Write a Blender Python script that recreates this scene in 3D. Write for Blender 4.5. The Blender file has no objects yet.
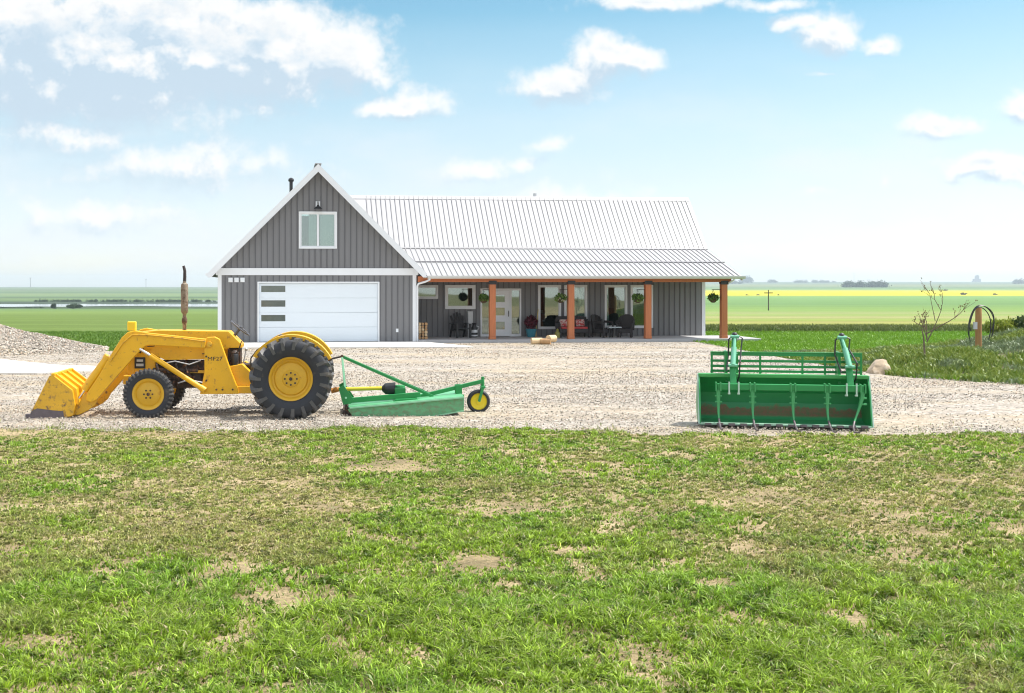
import bpy, bmesh, math, random
import numpy as np
from mathutils import Vector, Matrix
random.seed(7); np.random.seed(7)
R = math.radians; PI = math.pi
S = bpy.context.scene
COL = S.collection

# ------------------------------------------------------------------ camera
EYE = 2.35; FOC = 1150.0; CX0 = 400.0; CY0 = 285.0
cam_d = bpy.data.cameras.new("camera"); cam = bpy.data.objects.new("camera", cam_d); COL.objects.link(cam)
cam.location = (0, 0, EYE); cam.rotation_euler = (R(90), 0, 0)
cam_d.sensor_width = 36; cam_d.sensor_fit = 'HORIZONTAL'; cam_d.lens = 36*FOC/1024
cam_d.shift_x = (512-CX0)/1024; cam_d.shift_y = -(346.5-CY0)/1024
cam_d.clip_start = 0.1; cam_d.clip_end = 30000
S.camera = cam
S.view_settings.view_transform = 'Standard'; S.view_settings.look = 'None'
S.view_settings.exposure = 0.95; S.view_settings.gamma = 1; S.view_settings.use_curve_mapping = False
try:
    S.cycles.filter_width = 1.1; S.cycles.max_bounces = 6; S.cycles.transparent_max_bounces = 12; S.cycles.volume_bounces = 0
except Exception: pass

# ------------------------------------------------------------------ node helpers
class NT:
    def __init__(s, tree): s.t = tree; s.n = tree.nodes; s.l = tree.links
    def node(s, kind, **kw):
        n = s.n.new(kind)
        for k, v in kw.items(): setattr(n, k, v)
        return n
    def put(s, sock, v):
        if isinstance(v, bpy.types.NodeSocket): s.l.new(v, sock)
        elif v is not None: sock.default_value = v
    def math(s, op, a, b=None, c=None, clamp=False):
        n = s.node('ShaderNodeMath', operation=op); n.use_clamp = clamp
        s.put(n.inputs[0], a); s.put(n.inputs[1], b) if b is not None else None
        if c is not None: s.put(n.inputs[2], c)
        return n.outputs[0]
    def vmath(s, op, a, b=None):
        n = s.node('ShaderNodeVectorMath', operation=op); s.put(n.inputs[0], a)
        if b is not None: s.put(n.inputs[1], b)
        return n.outputs['Value'] if op in ('LENGTH', 'DOT_PRODUCT') else n.outputs[0]
    def xyz(s, v):
        n = s.node('ShaderNodeSeparateXYZ'); s.l.new(v, n.inputs[0]); return n.outputs
    def comb(s, x, y, z):
        n = s.node('ShaderNodeCombineXYZ'); s.put(n.inputs[0], x); s.put(n.inputs[1], y); s.put(n.inputs[2], z); return n.outputs[0]
    def noise(s, vec, scale, detail=3, rough=.55, dist=0):
        n = s.node('ShaderNodeTexNoise'); s.put(n.inputs['Vector'], vec); n.inputs['Scale'].default_value = scale
        n.inputs['Detail'].default_value = detail; n.inputs['Roughness'].default_value = rough; n.inputs['Distortion'].default_value = dist
        return n.outputs[0]
    def ramp(s, fac, stops, interp='LINEAR'):
        n = s.node('ShaderNodeValToRGB'); r = n.color_ramp; r.interpolation = interp
        while len(r.elements) < len(stops): r.elements.new(0.5)
        for e, (p, c) in zip(r.elements, stops):
            e.position = p; e.color = (*c, 1) if len(c) == 3 else c
        s.put(n.inputs[0], fac); return n.outputs[0]
    def mix(s, f, a, b, mode='MIX'):
        n = s.node('ShaderNodeMix', data_type='RGBA', blend_type=mode)
        s.put(n.inputs[0], f); s.put(n.inputs[6], (*a, 1) if isinstance(a, tuple) else a); s.put(n.inputs[7], (*b, 1) if isinstance(b, tuple) else b)
        return n.outputs[2]
    def step(s, v, lo, hi):
        n = s.node('ShaderNodeMapRange', interpolation_type='SMOOTHSTEP'); s.put(n.inputs[0], v)
        n.inputs[1].default_value = lo; n.inputs[2].default_value = hi; return n.outputs[0]

# ------------------------------------------------------------------ world
SUN_EL, SUN_AZ = 60.0, 82.0        # azimuth of the sun clockwise from +Y (the view direction)
SKY_STRENGTH = 0.10
GRADE = [(.0,(1.22,1.18,1.17)), (.075,(.99,.955,1.09)), (.176,(1.03,.92,.885)), (.276,(1.06,.98,.855)), (.377,(.93,.98,.84)), (.436,(.82,.95,.825)), (.475,(.66,.89,.80)), (.6,(.6,.8,.8)), (1,(.8,.9,.9))]
W = bpy.data.worlds.new("World"); S.world = W; W.use_nodes = True
w = NT(W.node_tree); w.n.clear()
sky = w.node('ShaderNodeTexSky', sky_type='NISHITA'); sky.sun_disc = False
sky.sun_elevation = R(SUN_EL); sky.sun_rotation = R(SUN_AZ); sky.air_density = 1.0; sky.dust_density = 0.6; sky.ozone_density = 2.5
geo = w.node('ShaderNodeTexCoord').outputs['Generated']
x, y, z = w.xyz(geo)
yy = w.math('MAXIMUM', y, 0.15)
u = w.math('MULTIPLY', w.math('DIVIDE', x, yy), FOC/100)          # hundredths of direction tangent units
v = w.math('MULTIPLY', w.math('DIVIDE', z, yy), FOC/100)
uv = w.comb(u, v, 0)
CL = [  # azimuth px, elevation px (of the tangent plane), radii, strength
 (60,54,105,42,1.4),(130,48,92,44,1.45),(115,12,42,26,1.0),(175,28,45,30,1.0),(215,50,75,32,1.0),(215,58,76,34,1.3),(270,52,64,34,1.3),(335,56,50,30,1.12),(10,50,50,34,.95),(250,75,90,26,.75),
 (100,80,120,26,.62),(260,160,60,28,.55),(240,100,120,30,.62),(60,130,170,46,.62),(180,165,190,46,.62),(90,215,200,40,.5),(560,205,150,40,.55),(480,170,60,18,.7),(525,160,40,14,.6),
 (403,103,44,17,.95),(560,86,40,18,.95),(598,62,32,28,1.0),(625,62,40,16,.9),(575,75,50,20,.9),(540,145,70,18,.45),
 (800,25,46,12,.8),(828,35,32,22,.95),(880,46,22,12,.95),(650,-2,90,14,.8),(775,5,60,10,.75),(935,124,40,13,.9),(985,165,55,15,.85),(1015,108,26,16,.85),(885,180,25,12,.55),(810,190,40,12,.45),(820,78,40,8,.4),(1010,180,50,12,.7)]
def density(vec):
    warp = w.node('ShaderNodeTexNoise'); w.put(warp.inputs['Vector'], vec); warp.inputs['Scale'].default_value = 1.6; warp.inputs['Detail'].default_value = 4
    wv = w.vmath('SUBTRACT', warp.outputs['Color'], (.5, .5, .5))
    wv = w.vmath('MULTIPLY', wv, (.55, .38, 0)); vec2 = w.vmath('ADD', vec, wv)
    acc = None
    for (px, py, rx, ry, st) in CL:
        c = ((px-CX0)/100, (CY0-py)/100, 0)
        d = w.vmath('LENGTH', w.vmath('MULTIPLY', w.vmath('SUBTRACT', vec2, c), (100/rx, 100/ry, 0)))
        f = w.math('SUBTRACT', st, w.math('MULTIPLY', d, .62))
        acc = f if acc is None else w.math('MAXIMUM', acc, f)
    acc = w.math('MAXIMUM', acc, -.25)
    n1 = w.noise(vec, 2.3, 9, .6); n2 = w.noise(vec, 6.5, 5, .6)
    return w.math('ADD', acc, w.math('ADD', w.math('MULTIPLY', w.math('SUBTRACT', n1, .5), 1.15), w.math('MULTIPLY', w.math('SUBTRACT', n2, .5), .35)))
d0 = density(uv); d1 = density(w.vmath('ADD', uv, (.06, .16, 0)))
cov = w.step(d0, .10, .66)
cov = w.math('MULTIPLY', cov, w.step(y, .1, .3))
lit = w.step(w.math('SUBTRACT', d0, d1), -.24, .20)
lit = w.math('SUBTRACT', lit, w.math('MULTIPLY', w.step(d0, .55, 1.3), w.step(w.noise(w.vmath('MULTIPLY', uv, (1, 1.7, 0)), 1.5, 5), .40, .62)), clamp=True)
el = w.math('DIVIDE', z, w.math('MAXIMUM', w.vmath('LENGTH', w.comb(x, y, 0)), .001))
grade = w.ramp(w.math('MULTIPLY', el, 2.0), GRADE)
skyc = w.mix(1.0, sky.outputs[0], grade, 'MULTIPLY'); clear = skyc
cloud = w.ramp(lit, [(0, (3.15,3.85,4.5)), (.4, (4.2,4.6,4.95)), (.75, (5.0,5.05,5.1)), (1, (5.6,5.5,5.4))])
hz = w.math('MULTIPLY', w.math('MULTIPLY', w.step(w.noise(w.vmath('MULTIPLY', uv, (.45, 1.3, 0)), 1.0, 5), .42, .72), w.step(el, .22, .05)), .75)
skyc = w.mix(hz, skyc, (4.8, 5.0, 5.15))
final = w.mix(w.math('MULTIPLY', cov, .93), skyc, cloud)
faway = w.math('MAXIMUM', w.math('SUBTRACT', 1, w.step(y, .25, .55)), w.step(z, .30, .42)); final = w.mix(w.math('MULTIPLY', faway, .50), final, (9.5, 9.6, 9.8))  # added fill light for shaded sides, cloud branch
bg = w.node('ShaderNodeBackground'); w.l.new(final, bg.inputs[0]); bg.inputs[1].default_value = SKY_STRENGTH
away = w.math('MAXIMUM', w.math('SUBTRACT', 1, w.step(y, .25, .55)), w.step(z, .30, .42))      # fill light added to the unseen sky overhead and behind
clear = w.mix(w.math('MULTIPLY', away, .50), clear, (9.5, 9.6, 9.8))
bg2 = w.node('ShaderNodeBackground'); w.l.new(clear, bg2.inputs[0]); bg2.inputs[1].default_value = SKY_STRENGTH
# clouds stand low in the sky ahead; elsewhere clear sky plus the added fill (cheap to evaluate)
inw = w.math('MULTIPLY', w.math('GREATER_THAN', y, .22), w.math('LESS_THAN', z, .42))
ms = w.node('ShaderNodeMixShader'); w.l.new(inw, ms.inputs[0]); w.l.new(bg2.outputs[0], ms.inputs[1]); w.l.new(bg.outputs[0], ms.inputs[2])
w.l.new(ms.outputs[0], w.node('ShaderNodeOutputWorld').inputs[0])

sd = bpy.data.lights.new("sun", 'SUN'); sd.energy = 3.6; sd.angle = R(0.6); sd.color = (1.0, .955, .89)
sun = bpy.data.objects.new("sun", sd); COL.objects.link(sun)
tosun = Vector((math.sin(R(SUN_AZ))*math.cos(R(SUN_EL)), math.cos(R(SUN_AZ))*math.cos(R(SUN_EL)), math.sin(R(SUN_EL))))
sun.rotation_euler = tosun.to_track_quat('Z', 'Y').to_euler()

# ------------------------------------------------------------------ materials
MATS = {}
def mat(name, col, rough=.5, metal=0, var=.12, vscale=3, bump=0, bscale=40, col2=None, c2amt=(.55,.7), c2scale=2, spec=None, coat=0, stretch=(1,1,1)):
    if name in MATS: return MATS[name]
    m = bpy.data.materials.new(name); m.use_nodes = True; t = NT(m.node_tree); b = t.n['Principled BSDF']
    tc = t.node('ShaderNodeTexCoord').outputs['Object']
    if stretch != (1,1,1): tc = t.vmath('MULTIPLY', tc, stretch)
    n = t.noise(tc, vscale, 5)
    f = t.math('ADD', 1-var, t.math('MULTIPLY', n, 2*var))
    c = t.mix(1.0, (*col,), t.comb(f, f, f), 'MULTIPLY')
    if col2:
        n2 = t.noise(tc, c2scale, 7, .65); c = t.mix(t.step(n2, *c2amt), c, col2)
        t.put(b.inputs['Roughness'], t.math('ADD', rough, t.math('MULTIPLY', t.step(n2, *c2amt), .3*(1-rough)), clamp=True))
    else: b.inputs['Roughness'].default_value = rough
    t.l.new(c, b.inputs['Base Color']); b.inputs['Metallic'].default_value = metal
    if spec is not None: b.inputs['Specular IOR Level'].default_value = spec
    if coat: b.inputs['Coat Weight'].default_value = coat
    if bump:
        bp = t.node('ShaderNodeBump'); bp.inputs['Strength'].default_value = bump; bp.inputs['Distance'].default_value = .02
        t.l.new(t.noise(tc, bscale, 4), bp.inputs['Height']); t.l.new(bp.outputs[0], b.inputs['Normal'])
    MATS[name] = m; return m
YEL = mat('yellow_paint', (.75,.405,.008), .42, var=.16, vscale=2.6, col2=(.32,.15,.03), c2amt=(.56,.76), c2scale=13, bump=.2, bscale=14)
YELD = mat('worn_yellow_paint', (.66,.37,.02), .5, var=.2, vscale=5, col2=(.14,.085,.05), c2amt=(.50,.70), c2scale=11, bump=.3)
STEEL = mat('scuffed_bare_steel', (.13,.11,.12), .5, .4, var=.3, vscale=8, bump=.2)
RIMY = mat('rim_yellow', (.62,.36,.02), .5, var=.12, vscale=9, col2=(.30,.12,.03), c2amt=(.58,.8), c2scale=8)
RUB = mat('tyre_rubber', (.020,.022,.028), .62, var=.3, vscale=7, col2=(.12,.105,.085), c2amt=(.56,.8), c2scale=4, bump=.2)
RUBT = mat('dusty_highlit_tread_rubber', (.075,.073,.072), .5, var=.3, vscale=7, col2=(.17,.15,.125), c2amt=(.5,.75), c2scale=4, bump=.2)  # lighter than the tyre: lug highlights put into the colour, with dust
IRON = mat('greasy_iron', (.045,.032,.026), .6, .2, var=.4, vscale=12, col2=(.22,.10,.045), c2amt=(.5,.66), c2scale=9, bump=.4)
BLK = mat('black_plastic', (.018,.019,.022), .45, var=.2)
CHR = mat('chrome_rod', (.75,.75,.75), .15, 1, var=.05)
EXH = mat('rusty_exhaust', (.24,.19,.14), .7, .2, var=.25, vscale=10, col2=(.10,.055,.035), c2amt=(.45,.62), c2scale=9, bump=.4)
GRN = mat('green_paint', (.016,.235,.06), .38, var=.12, vscale=3, col2=(.03,.12,.05), c2amt=(.6,.8), c2scale=6)
GRNL = mat('faded_green_paint', (.10,.36,.17), .48, var=.15, vscale=4, col2=(.16,.19,.10), c2amt=(.55,.75), c2scale=6)
GRND = mat('dirty_faded_green', (.11,.34,.16), .6, var=.3, vscale=9, col2=(.15,.19,.10), c2amt=(.42,.70), c2scale=10, stretch=(1,1,1.5))
GRNC = mat('sun_bleached_green', (.14,.42,.27), .45, var=.15, vscale=6)
SID = mat('grey_metal_siding', (.178,.178,.184), .55, .0, var=.06, vscale=1.2, stretch=(1,1,.2))
SIDR = mat('shade_grey_siding_rib', (.10,.10,.106), .55, .0, var=.05)  # darker than the siding: the ribs' shade lines are in the colour
WHT = mat('white_trim', (.72,.74,.76), .45, var=.04)
DOORW = mat('garage_door_white', (.66,.72,.77), .5, var=.03, vscale=1, bump=.05, bscale=120)
ROOF = mat('pale_metal_roof', (.40,.40,.405), .5, .15, var=.04, vscale=1.5)
ROOFR = mat('pale_roof_rib', (.31,.305,.31), .5, .15, var=.04, vscale=1.5)  # darker than the roof so the shaded seam lines show by colour
CONC = mat('pale_concrete', (.62,.60,.56), .85, var=.07, vscale=1.5, bump=.2, bscale=30)
SLAB = mat('porch_concrete', (.40,.40,.40), .85, var=.08, vscale=2)
CEDAR = mat('stained_cedar', (.44,.145,.055), .6, var=.22, vscale=5, stretch=(6,6,.6), bump=.15, bscale=30)
WOOD = mat('weathered_post_wood', (.33,.18,.065), .8, var=.3, vscale=5, stretch=(6,6,.7), bump=.4, bscale=25)
LOG = mat('split_firewood', (.42,.25,.12), .85, var=.4, vscale=7, bump=.3)
LOGE = mat('log_end', (.62,.46,.27), .8, var=.2, vscale=10)
TEAL = mat('teal_pot_glaze', (.05,.22,.28), .3)
DRED = mat('dark_red_leaves', (.10,.018,.03), .6, var=.4, vscale=20)
RED = mat('red_cushion', (.40,.05,.05), .85, var=.15, vscale=12)
WICK = mat('black_wicker', (.022,.019,.02), .6, var=.4, vscale=60, bump=.5, bscale=90)
ROCK = mat('tan_boulder', (.46,.36,.25), .9, var=.25, vscale=3, col2=(.62,.55,.45), c2amt=(.5,.7), c2scale=3, bump=.7, bscale=9)
GALV = mat('grey_utility_box', (.5,.51,.52), .5, .3)
LAMPB = mat('black_lamp_metal', (.02,.02,.022), .4, .5)
INTW = mat('interior_plaster', (.45,.46,.40), .8)
CURT = mat('pale_curtain', (.80,.86,.84), .9, var=.15, vscale=4, stretch=(14,1,.2))
SOFA = mat('interior_dark_furniture', (.05,.055,.06), .8, var=.4)
INTF = mat('interior_floor', (.25,.17,.10), .5)
def glass():
    m = bpy.data.materials.new('window_glass'); m.use_nodes = True; t = NT(m.node_tree); t.n.clear()
    g = t.node('ShaderNodeBsdfGlossy'); g.inputs['Roughness'].default_value = .015; g.inputs[0].default_value = (.9,.97,.95,1)
    tr = t.node('ShaderNodeBsdfTransparent'); tr.inputs[0].default_value = (.70,.80,.76,1)
    mx = t.node('ShaderNodeMixShader'); fr = t.node('ShaderNodeFresnel'); fr.inputs[0].default_value = 1.5
    t.put(mx.inputs[0], t.math('MINIMUM', t.math('ADD', .15, fr.outputs[0]), 1)); t.l.new(tr.outputs[0], mx.inputs[1]); t.l.new(g.outputs[0], mx.inputs[2])
    bp = t.node('ShaderNodeBump'); bp.inputs['Strength'].default_value = .02; bp.inputs['Distance'].default_value = .02
    t.l.new(t.noise(t.node('ShaderNodeTexCoord').outputs['Object'], 1.8, 1), bp.inputs['Height']); t.l.new(bp.outputs[0], g.inputs['Normal'])
    t.l.new(mx.outputs[0], t.node('ShaderNodeOutputMaterial').inputs[0]); return m
GLASS = glass()

# ------------------------------------------------------------------ geometry helpers
def link(o, parent=None):
    COL.objects.link(o)
    if parent is not None: o.parent = parent
    return o
def tag(o, label=None, cat=None, group=None, kind=None):
    if label: o['label'] = label
    if cat: o['category'] = cat
    if group: o['group'] = group
    if kind: o['kind'] = kind
    return o
def empty(name, loc=(0,0,0), rz=0, parent=None):
    o = bpy.data.objects.new(name, None); o.location = loc; o.rotation_euler = (0,0,rz); o.empty_display_size = .2
    return link(o, parent)
class B:
    def __init__(s): s.bm = bmesh.new()
    def poly(s, vs, fs):
        V = [s.bm.verts.new(p) for p in vs]
        for f in fs:
            try: s.bm.faces.new([V[i] for i in f])
            except ValueError: pass
        return s
    def box(s, c, d, rot=None, taper=1):
        vs = []
        for sz in (-1,1):
            k = taper if sz > 0 else 1
            for sx, sy in ((-1,-1),(1,-1),(1,1),(-1,1)):
                p = Vector((sx*d[0]/2*k, sy*d[1]/2*k, sz*d[2]/2))
                if rot: p = rot @ p
                vs.append(Vector(c)+p)
        return s.poly(vs, [(3,2,1,0),(4,5,6,7),(0,1,5,4),(1,2,6,5),(2,3,7,6),(3,0,4,7)])
    def lh(s, lo, hi): return s.box([(a+b)/2 for a, b in zip(lo, hi)], [abs(b-a) for a, b in zip(lo, hi)])
    def prism(s, pts, a, b, ax='y'):
        # pts: polygon in the plane normal to ax
        def P(p, t): return {'y': (p[0], t, p[1]), 'x': (t, p[0], p[1]), 'z': (p[0], p[1], t)}[ax]
        n = len(pts); vs = [P(p, a) for p in pts]+[P(p, b) for p in pts]
        return s.poly(vs, [tuple(range(n)), tuple(range(2*n-1, n-1, -1))]+[(i, i+n, (i+1) % n+n, (i+1) % n) for i in range(n)])
    def bar(s, p0, p1, wd, hd=None, up=(0,0,1)):
        p0, p1 = Vector(p0), Vector(p1); d = p1-p0; L = d.length; d.normalize(); up = Vector(up)
        if abs(d.dot(up)) > .95: up = Vector((1,0,0)) if abs(d.x) < .9 else Vector((0,1,0))
        sx = d.cross(up).normalized(); uz = sx.cross(d)
        m = Matrix((sx, d, uz)).transposed()
        return s.box((p0+p1)/2, (wd, L, hd or wd), m)
    def tube(s, pts, r, seg=10, cap=True):
        pts = [Vector(p) for p in pts]; rs = r if isinstance(r, (list, tuple)) else [r]*len(pts)
        rings = []; ref = None
        for i, p in enumerate(pts):
            d = (pts[min(i+1, len(pts)-1)]-pts[max(i-1, 0)]).normalized()
            if ref is None: ref = d.orthogonal().normalized()
            ref = (ref-d*ref.dot(d)).normalized(); b = d.cross(ref)
            rings.append([s.bm.verts.new(p+(ref*math.cos(2*PI*k/seg)+b*math.sin(2*PI*k/seg))*rs[i]) for k in range(seg)])
        for a, b in zip(rings, rings[1:]):
            for k in range(seg): s.bm.faces.new((a[k], a[(k+1) % seg], b[(k+1) % seg], b[k]))
        if cap: s.bm.faces.new(rings[0][::-1]); s.bm.faces.new(rings[-1])
        return s
    def lathe(s, prof, c, axis='y', seg=48, close=False, cap=True):
        # prof: (r, t) pairs along the axis
        rings = []
        for r, t in prof:
            ring = []
            for k in range(seg):
                a = 2*PI*k/seg; q = (math.cos(a)*r, math.sin(a)*r)
                p = {'y': (q[0], t, q[1]), 'x': (t, q[0], q[1]), 'z': (q[0], q[1], t)}[axis]
                ring.append(s.bm.verts.new(Vector(c)+Vector(p)))
            rings.append(ring)
        pairs = list(zip(rings, rings[1:]))
        if close: pairs.append((rings[-1], rings[0]))
        for a, b in pairs:
            for k in range(seg): s.bm.faces.new((a[k], a[(k+1) % seg], b[(k+1) % seg], b[k]))
        if not close and cap:
            if prof[0][0] > 1e-4: s.bm.faces.new(rings[0][::-1])
            if prof[-1][0] > 1e-4: s.bm.faces.new(rings[-1])
        return s
    def ball(s, c, r, sc=(1,1,1), sub=2, jit=0):
        g = bmesh.ops.create_icosphere(s.bm, subdivisions=sub, radius=r)
        for vv in g['verts']:
            k = 1+random.uniform(-jit, jit); vv.co = Vector((vv.co.x*sc[0]*k, vv.co.y*sc[1]*k, vv.co.z*sc[2]*k))+Vector(c)
        return s
    def build(s, name, m, parent=None, smooth=False, bevel=0, loc=None):
        bmesh.ops.remove_doubles(s.bm, verts=s.bm.verts, dist=1e-5)
        bmesh.ops.recalc_face_normals(s.bm, faces=s.bm.faces)
        me = bpy.data.meshes.new(name); s.bm.to_mesh(me); s.bm.free()
        for mm in (m if isinstance(m, (list, tuple)) else [m]): me.materials.append(mm)
        o = bpy.data.objects.new(name, me); link(o, parent)
        if loc: o.location = loc
        if smooth:
            me.polygons.foreach_set('use_smooth', [True]*len(me.polygons))
            me.set_sharp_from_angle(angle=R(38))
        if bevel:
            bv = o.modifiers.new('bevel', 'BEVEL'); bv.width = bevel; bv.segments = 2; bv.limit_method = 'ANGLE'; bv.angle_limit = R(35)
        return o
def copy_tree(o, parent=None):
    c = o.copy(); COL.objects.link(c); c.parent = parent
    for ch in list(o.children): copy_tree(ch, c)
    return c
def at(px, py, Y): return ((px-CX0)*Y/FOC, Y, EYE-(py-CY0)*Y/FOC)       # measure: photo pixel at a known distance -> metres
def gy(py): return EYE*FOC/(py-CY0)                                       # distance of level ground seen at that row

# value noise for scattering
_T = np.random.RandomState(3).rand(256, 256)
def vn(x, y):
    xi = np.floor(x).astype(int); yi = np.floor(y).astype(int); fx = x-xi; fy = y-yi
    fx = fx*fx*(3-2*fx); fy = fy*fy*(3-2*fy)
    g = lambda a, b: _T[a % 256, b % 256]
    return (g(xi, yi)*(1-fx)+g(xi+1, yi)*fx)*(1-fy)+(g(xi, yi+1)*(1-fx)+g(xi+1, yi+1)*fx)*fy
def fbm(x, y, o=4):
    a = 0; k = .5; t = 0
    for i in range(o): a = a+vn(x*2**i+17*i, y*2**i+31*i)*k; t += k; k *= .5
    return a/t
def sst(x, a, b):
    t = np.clip((x-a)/(b-a), 0, 1); return t*t*(3-2*t)

# ------------------------------------------------------------------ terrain
LP = [(-500,0),(60,0),(150,-1.8),(300,-4.9),(590,-9.8),(620,-9.95),(745,-9.95),(775,-9.3),(1200,-10),(2000,-8.8),(3500,-6.6),(6500,-8.3),(9000,-40)]
RP = [(-500,0),(60,0),(100,-.6),(200,-2),(400,-4.5),(800,-7),(1000,-7.3),(1600,-4.6),(2500,-2.3),(4500,8),(6500,21),(9000,-10)]
def H(X, Y):
    X = np.asarray(X, float); Y = np.asarray(Y, float)
    zl = np.interp(Y, *zip(*LP)); zr = np.interp(Y, *zip(*RP))
    wt = sst(X/np.maximum(Y, 1), -.1, .25)
    return zl*(1-wt)+zr*wt
def grid_mesh(name, xs, ys, zf, m, kind='structure'):
    nx, ny = xs.shape[1], xs.shape[0]
    zz = zf(xs, ys); co = np.stack([xs, ys, zz], -1).reshape(-1, 3)
    idx = np.arange(nx*ny).reshape(ny, nx)
    f = np.stack([idx[:-1,:-1], idx[:-1,1:], idx[1:,1:], idx[1:,:-1]], -1).reshape(-1, 4)
    me = bpy.data.meshes.new(name); me.vertices.add(len(co)); me.vertices.foreach_set('co', co.ravel())
    me.loops.add(f.size); me.loops.foreach_set('vertex_index', f.ravel()); me.polygons.add(len(f))
    me.polygons.foreach_set('loop_start', np.arange(0, f.size, 4)); me.update(); me.materials.append(m)
    me.polygons.foreach_set('use_smooth', [True]*len(f))
    o = bpy.data.objects.new(name, me); link(o); tag(o, kind=kind); return o
def field_material():
    m = bpy.data.materials.new('fields'); m.use_nodes = True; t = NT(m.node_tree); b = t.n['Principled BSDF']
    P = t.node('ShaderNodeNewGeometry').outputs['Position']; x, y, z = t.xyz(P)
    lg = t.math('LOGARITHM', t.math('MAXIMUM', y, 5), 10)
    q = t.comb(t.math('DIVIDE', x, t.math('MAXIMUM', y, 20)), t.math('MULTIPLY', lg, 3.5), 0)     # stretched field strips
    wob = t.math('MULTIPLY', t.math('SUBTRACT', t.noise(q, 3.0, 3), .5), .030)
    fac = t.math('DIVIDE', t.math('ADD', lg, wob), 4.0)
    L = lambda Y: math.log10(Y)/4
    G1=(.105,.205,.028); G2=(.108,.158,.040); G3=(.10,.17,.06)
    left = t.ramp(fac, [(0, (.19,.18,.10)), (L(22), (.19,.18,.10)), (L(27), G1), (L(50), G1), (L(54), G2), (L(150), G2), (L(320),(.13,.19,.05)), (L(560), G3), (L(600),(.05,.075,.035)), (L(770),(.045,.065,.045)), (L(850),(.09,.14,.06)),
        (L(1000),(.12,.17,.07)), (L(1120),(.06,.10,.05)), (L(1250),(.12,.18,.08)), (L(1500),(.15,.20,.09)), (L(1750),(.07,.12,.06)), (L(2000),(.12,.17,.08)), (L(2700),(.09,.13,.07)), (L(3300),(.13,.17,.09)), (L(5000),(.09,.13,.07)), (1,(.08,.12,.07))])
    right = t.ramp(fac, [(0, (.19,.18,.10)), (L(22), (.19,.18,.10)), (L(26),(.125,.25,.025)), (L(55),(.135,.28,.02)), (L(57),(.06,.105,.022)), (L(66),(.10,.15,.035)), (L(71),(.20,.25,.05)), (L(84),(.27,.26,.09)), (L(92),(.17,.23,.05)),(L(112),(.27,.27,.12)), (L(128),(.18,.25,.07)),(L(145),(.23,.26,.11)),
        (L(185),(.16,.24,.07)), (L(420),(.115,.20,.07)), (L(960),(.13,.235,.07)), (L(1060),(.40,.37,.015)), (L(1180),(.46,.41,.012)), (L(1450),(.40,.36,.02)), (L(1640),(.16,.24,.09)), (L(2300),(.10,.16,.08)), (L(3000),(.17,.20,.10)), (L(4500),(.10,.14,.08)), (1,(.09,.13,.08))])
    side = t.step(t.math('DIVIDE', x, t.math('MAXIMUM', y, 20)), 0.0, .15)
    c = t.mix(side, left, right)
    n = t.noise(q, 14, 8, .62); nb = t.noise(P, .9, 8, .7)
    ns = t.noise(t.comb(t.math('DIVIDE', x, t.math('MAXIMUM', y, 20)), t.math('MULTIPLY', lg, 26), 0), 1.6, 6, .6)
    f = t.math('ADD', .30, t.math('ADD', t.math('MULTIPLY', n, .40), t.math('ADD', t.math('MULTIPLY', ns, .66), t.math('MULTIPLY', nb, .34))))
    c = t.mix(1.0, c, t.comb(f, f, t.math('MULTIPLY', f, .95)), 'MULTIPLY')
    t.l.new(c, b.inputs['Base Color']); b.inputs['Roughness'].default_value = .95; b.inputs['Specular IOR Level'].default_value = .1
    bp = t.node('ShaderNodeBump'); bp.inputs['Strength'].default_value = .5; bp.inputs['Distance'].default_value = .15
    t.l.new(t.noise(P, 6, 6, .7), bp.inputs['Height']); t.l.new(bp.outputs[0], b.inputs['Normal'])
    return m
ysr = np.concatenate([np.linspace(-400, 20, 12), np.linspace(24, 90, 34), np.geomspace(95, 9000, 90)])
tt = np.linspace(-1, 1, 61); xs = np.sign(tt)*np.abs(tt)**1.3
XX = xs[None,:]*(60+np.maximum(ysr, 0)*1.0)[:,None]; YY = np.repeat(ysr[:,None], 61, 1)
grid_mesh('fields', XX, YY, H, field_material())

# lake beyond the left field
lk = B()
def lake(pts, z): 
    bm = bmesh.new(); vs = [bm.verts.new((*p, z)) for p in pts]; bm.faces.new(vs); me = bpy.data.meshes.new('lake'); bm.to_mesh(me); bm.free(); return me
pts = []
top = [(-330,712),(-262,735),(-235,728),(-205,742),(-180,733),(-150,745),(-120,742),(-60,742)]
bot = [(-60,640),(-100,645),(-130,650),(-150,668),(-172,662),(-188,640),(-205,652),(-222,632),(-245,628),(-330,625)]
me = lake(top+bot, -9.78)
wm = mat('lake_water', (.30,.36,.36), .10, 0, var=.05, bump=.3, bscale=.15, spec=.9)
me.materials.append(wm); tag(link(bpy.data.objects.new('lake', me)), kind='structure')
me = lake([(-160,835),(-120,862),(-70,870),(-70,800),(-110,800),(-150,815)], -9.2); me.materials.append(wm); tag(link(bpy.data.objects.new('pond', me)), kind='structure')

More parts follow.
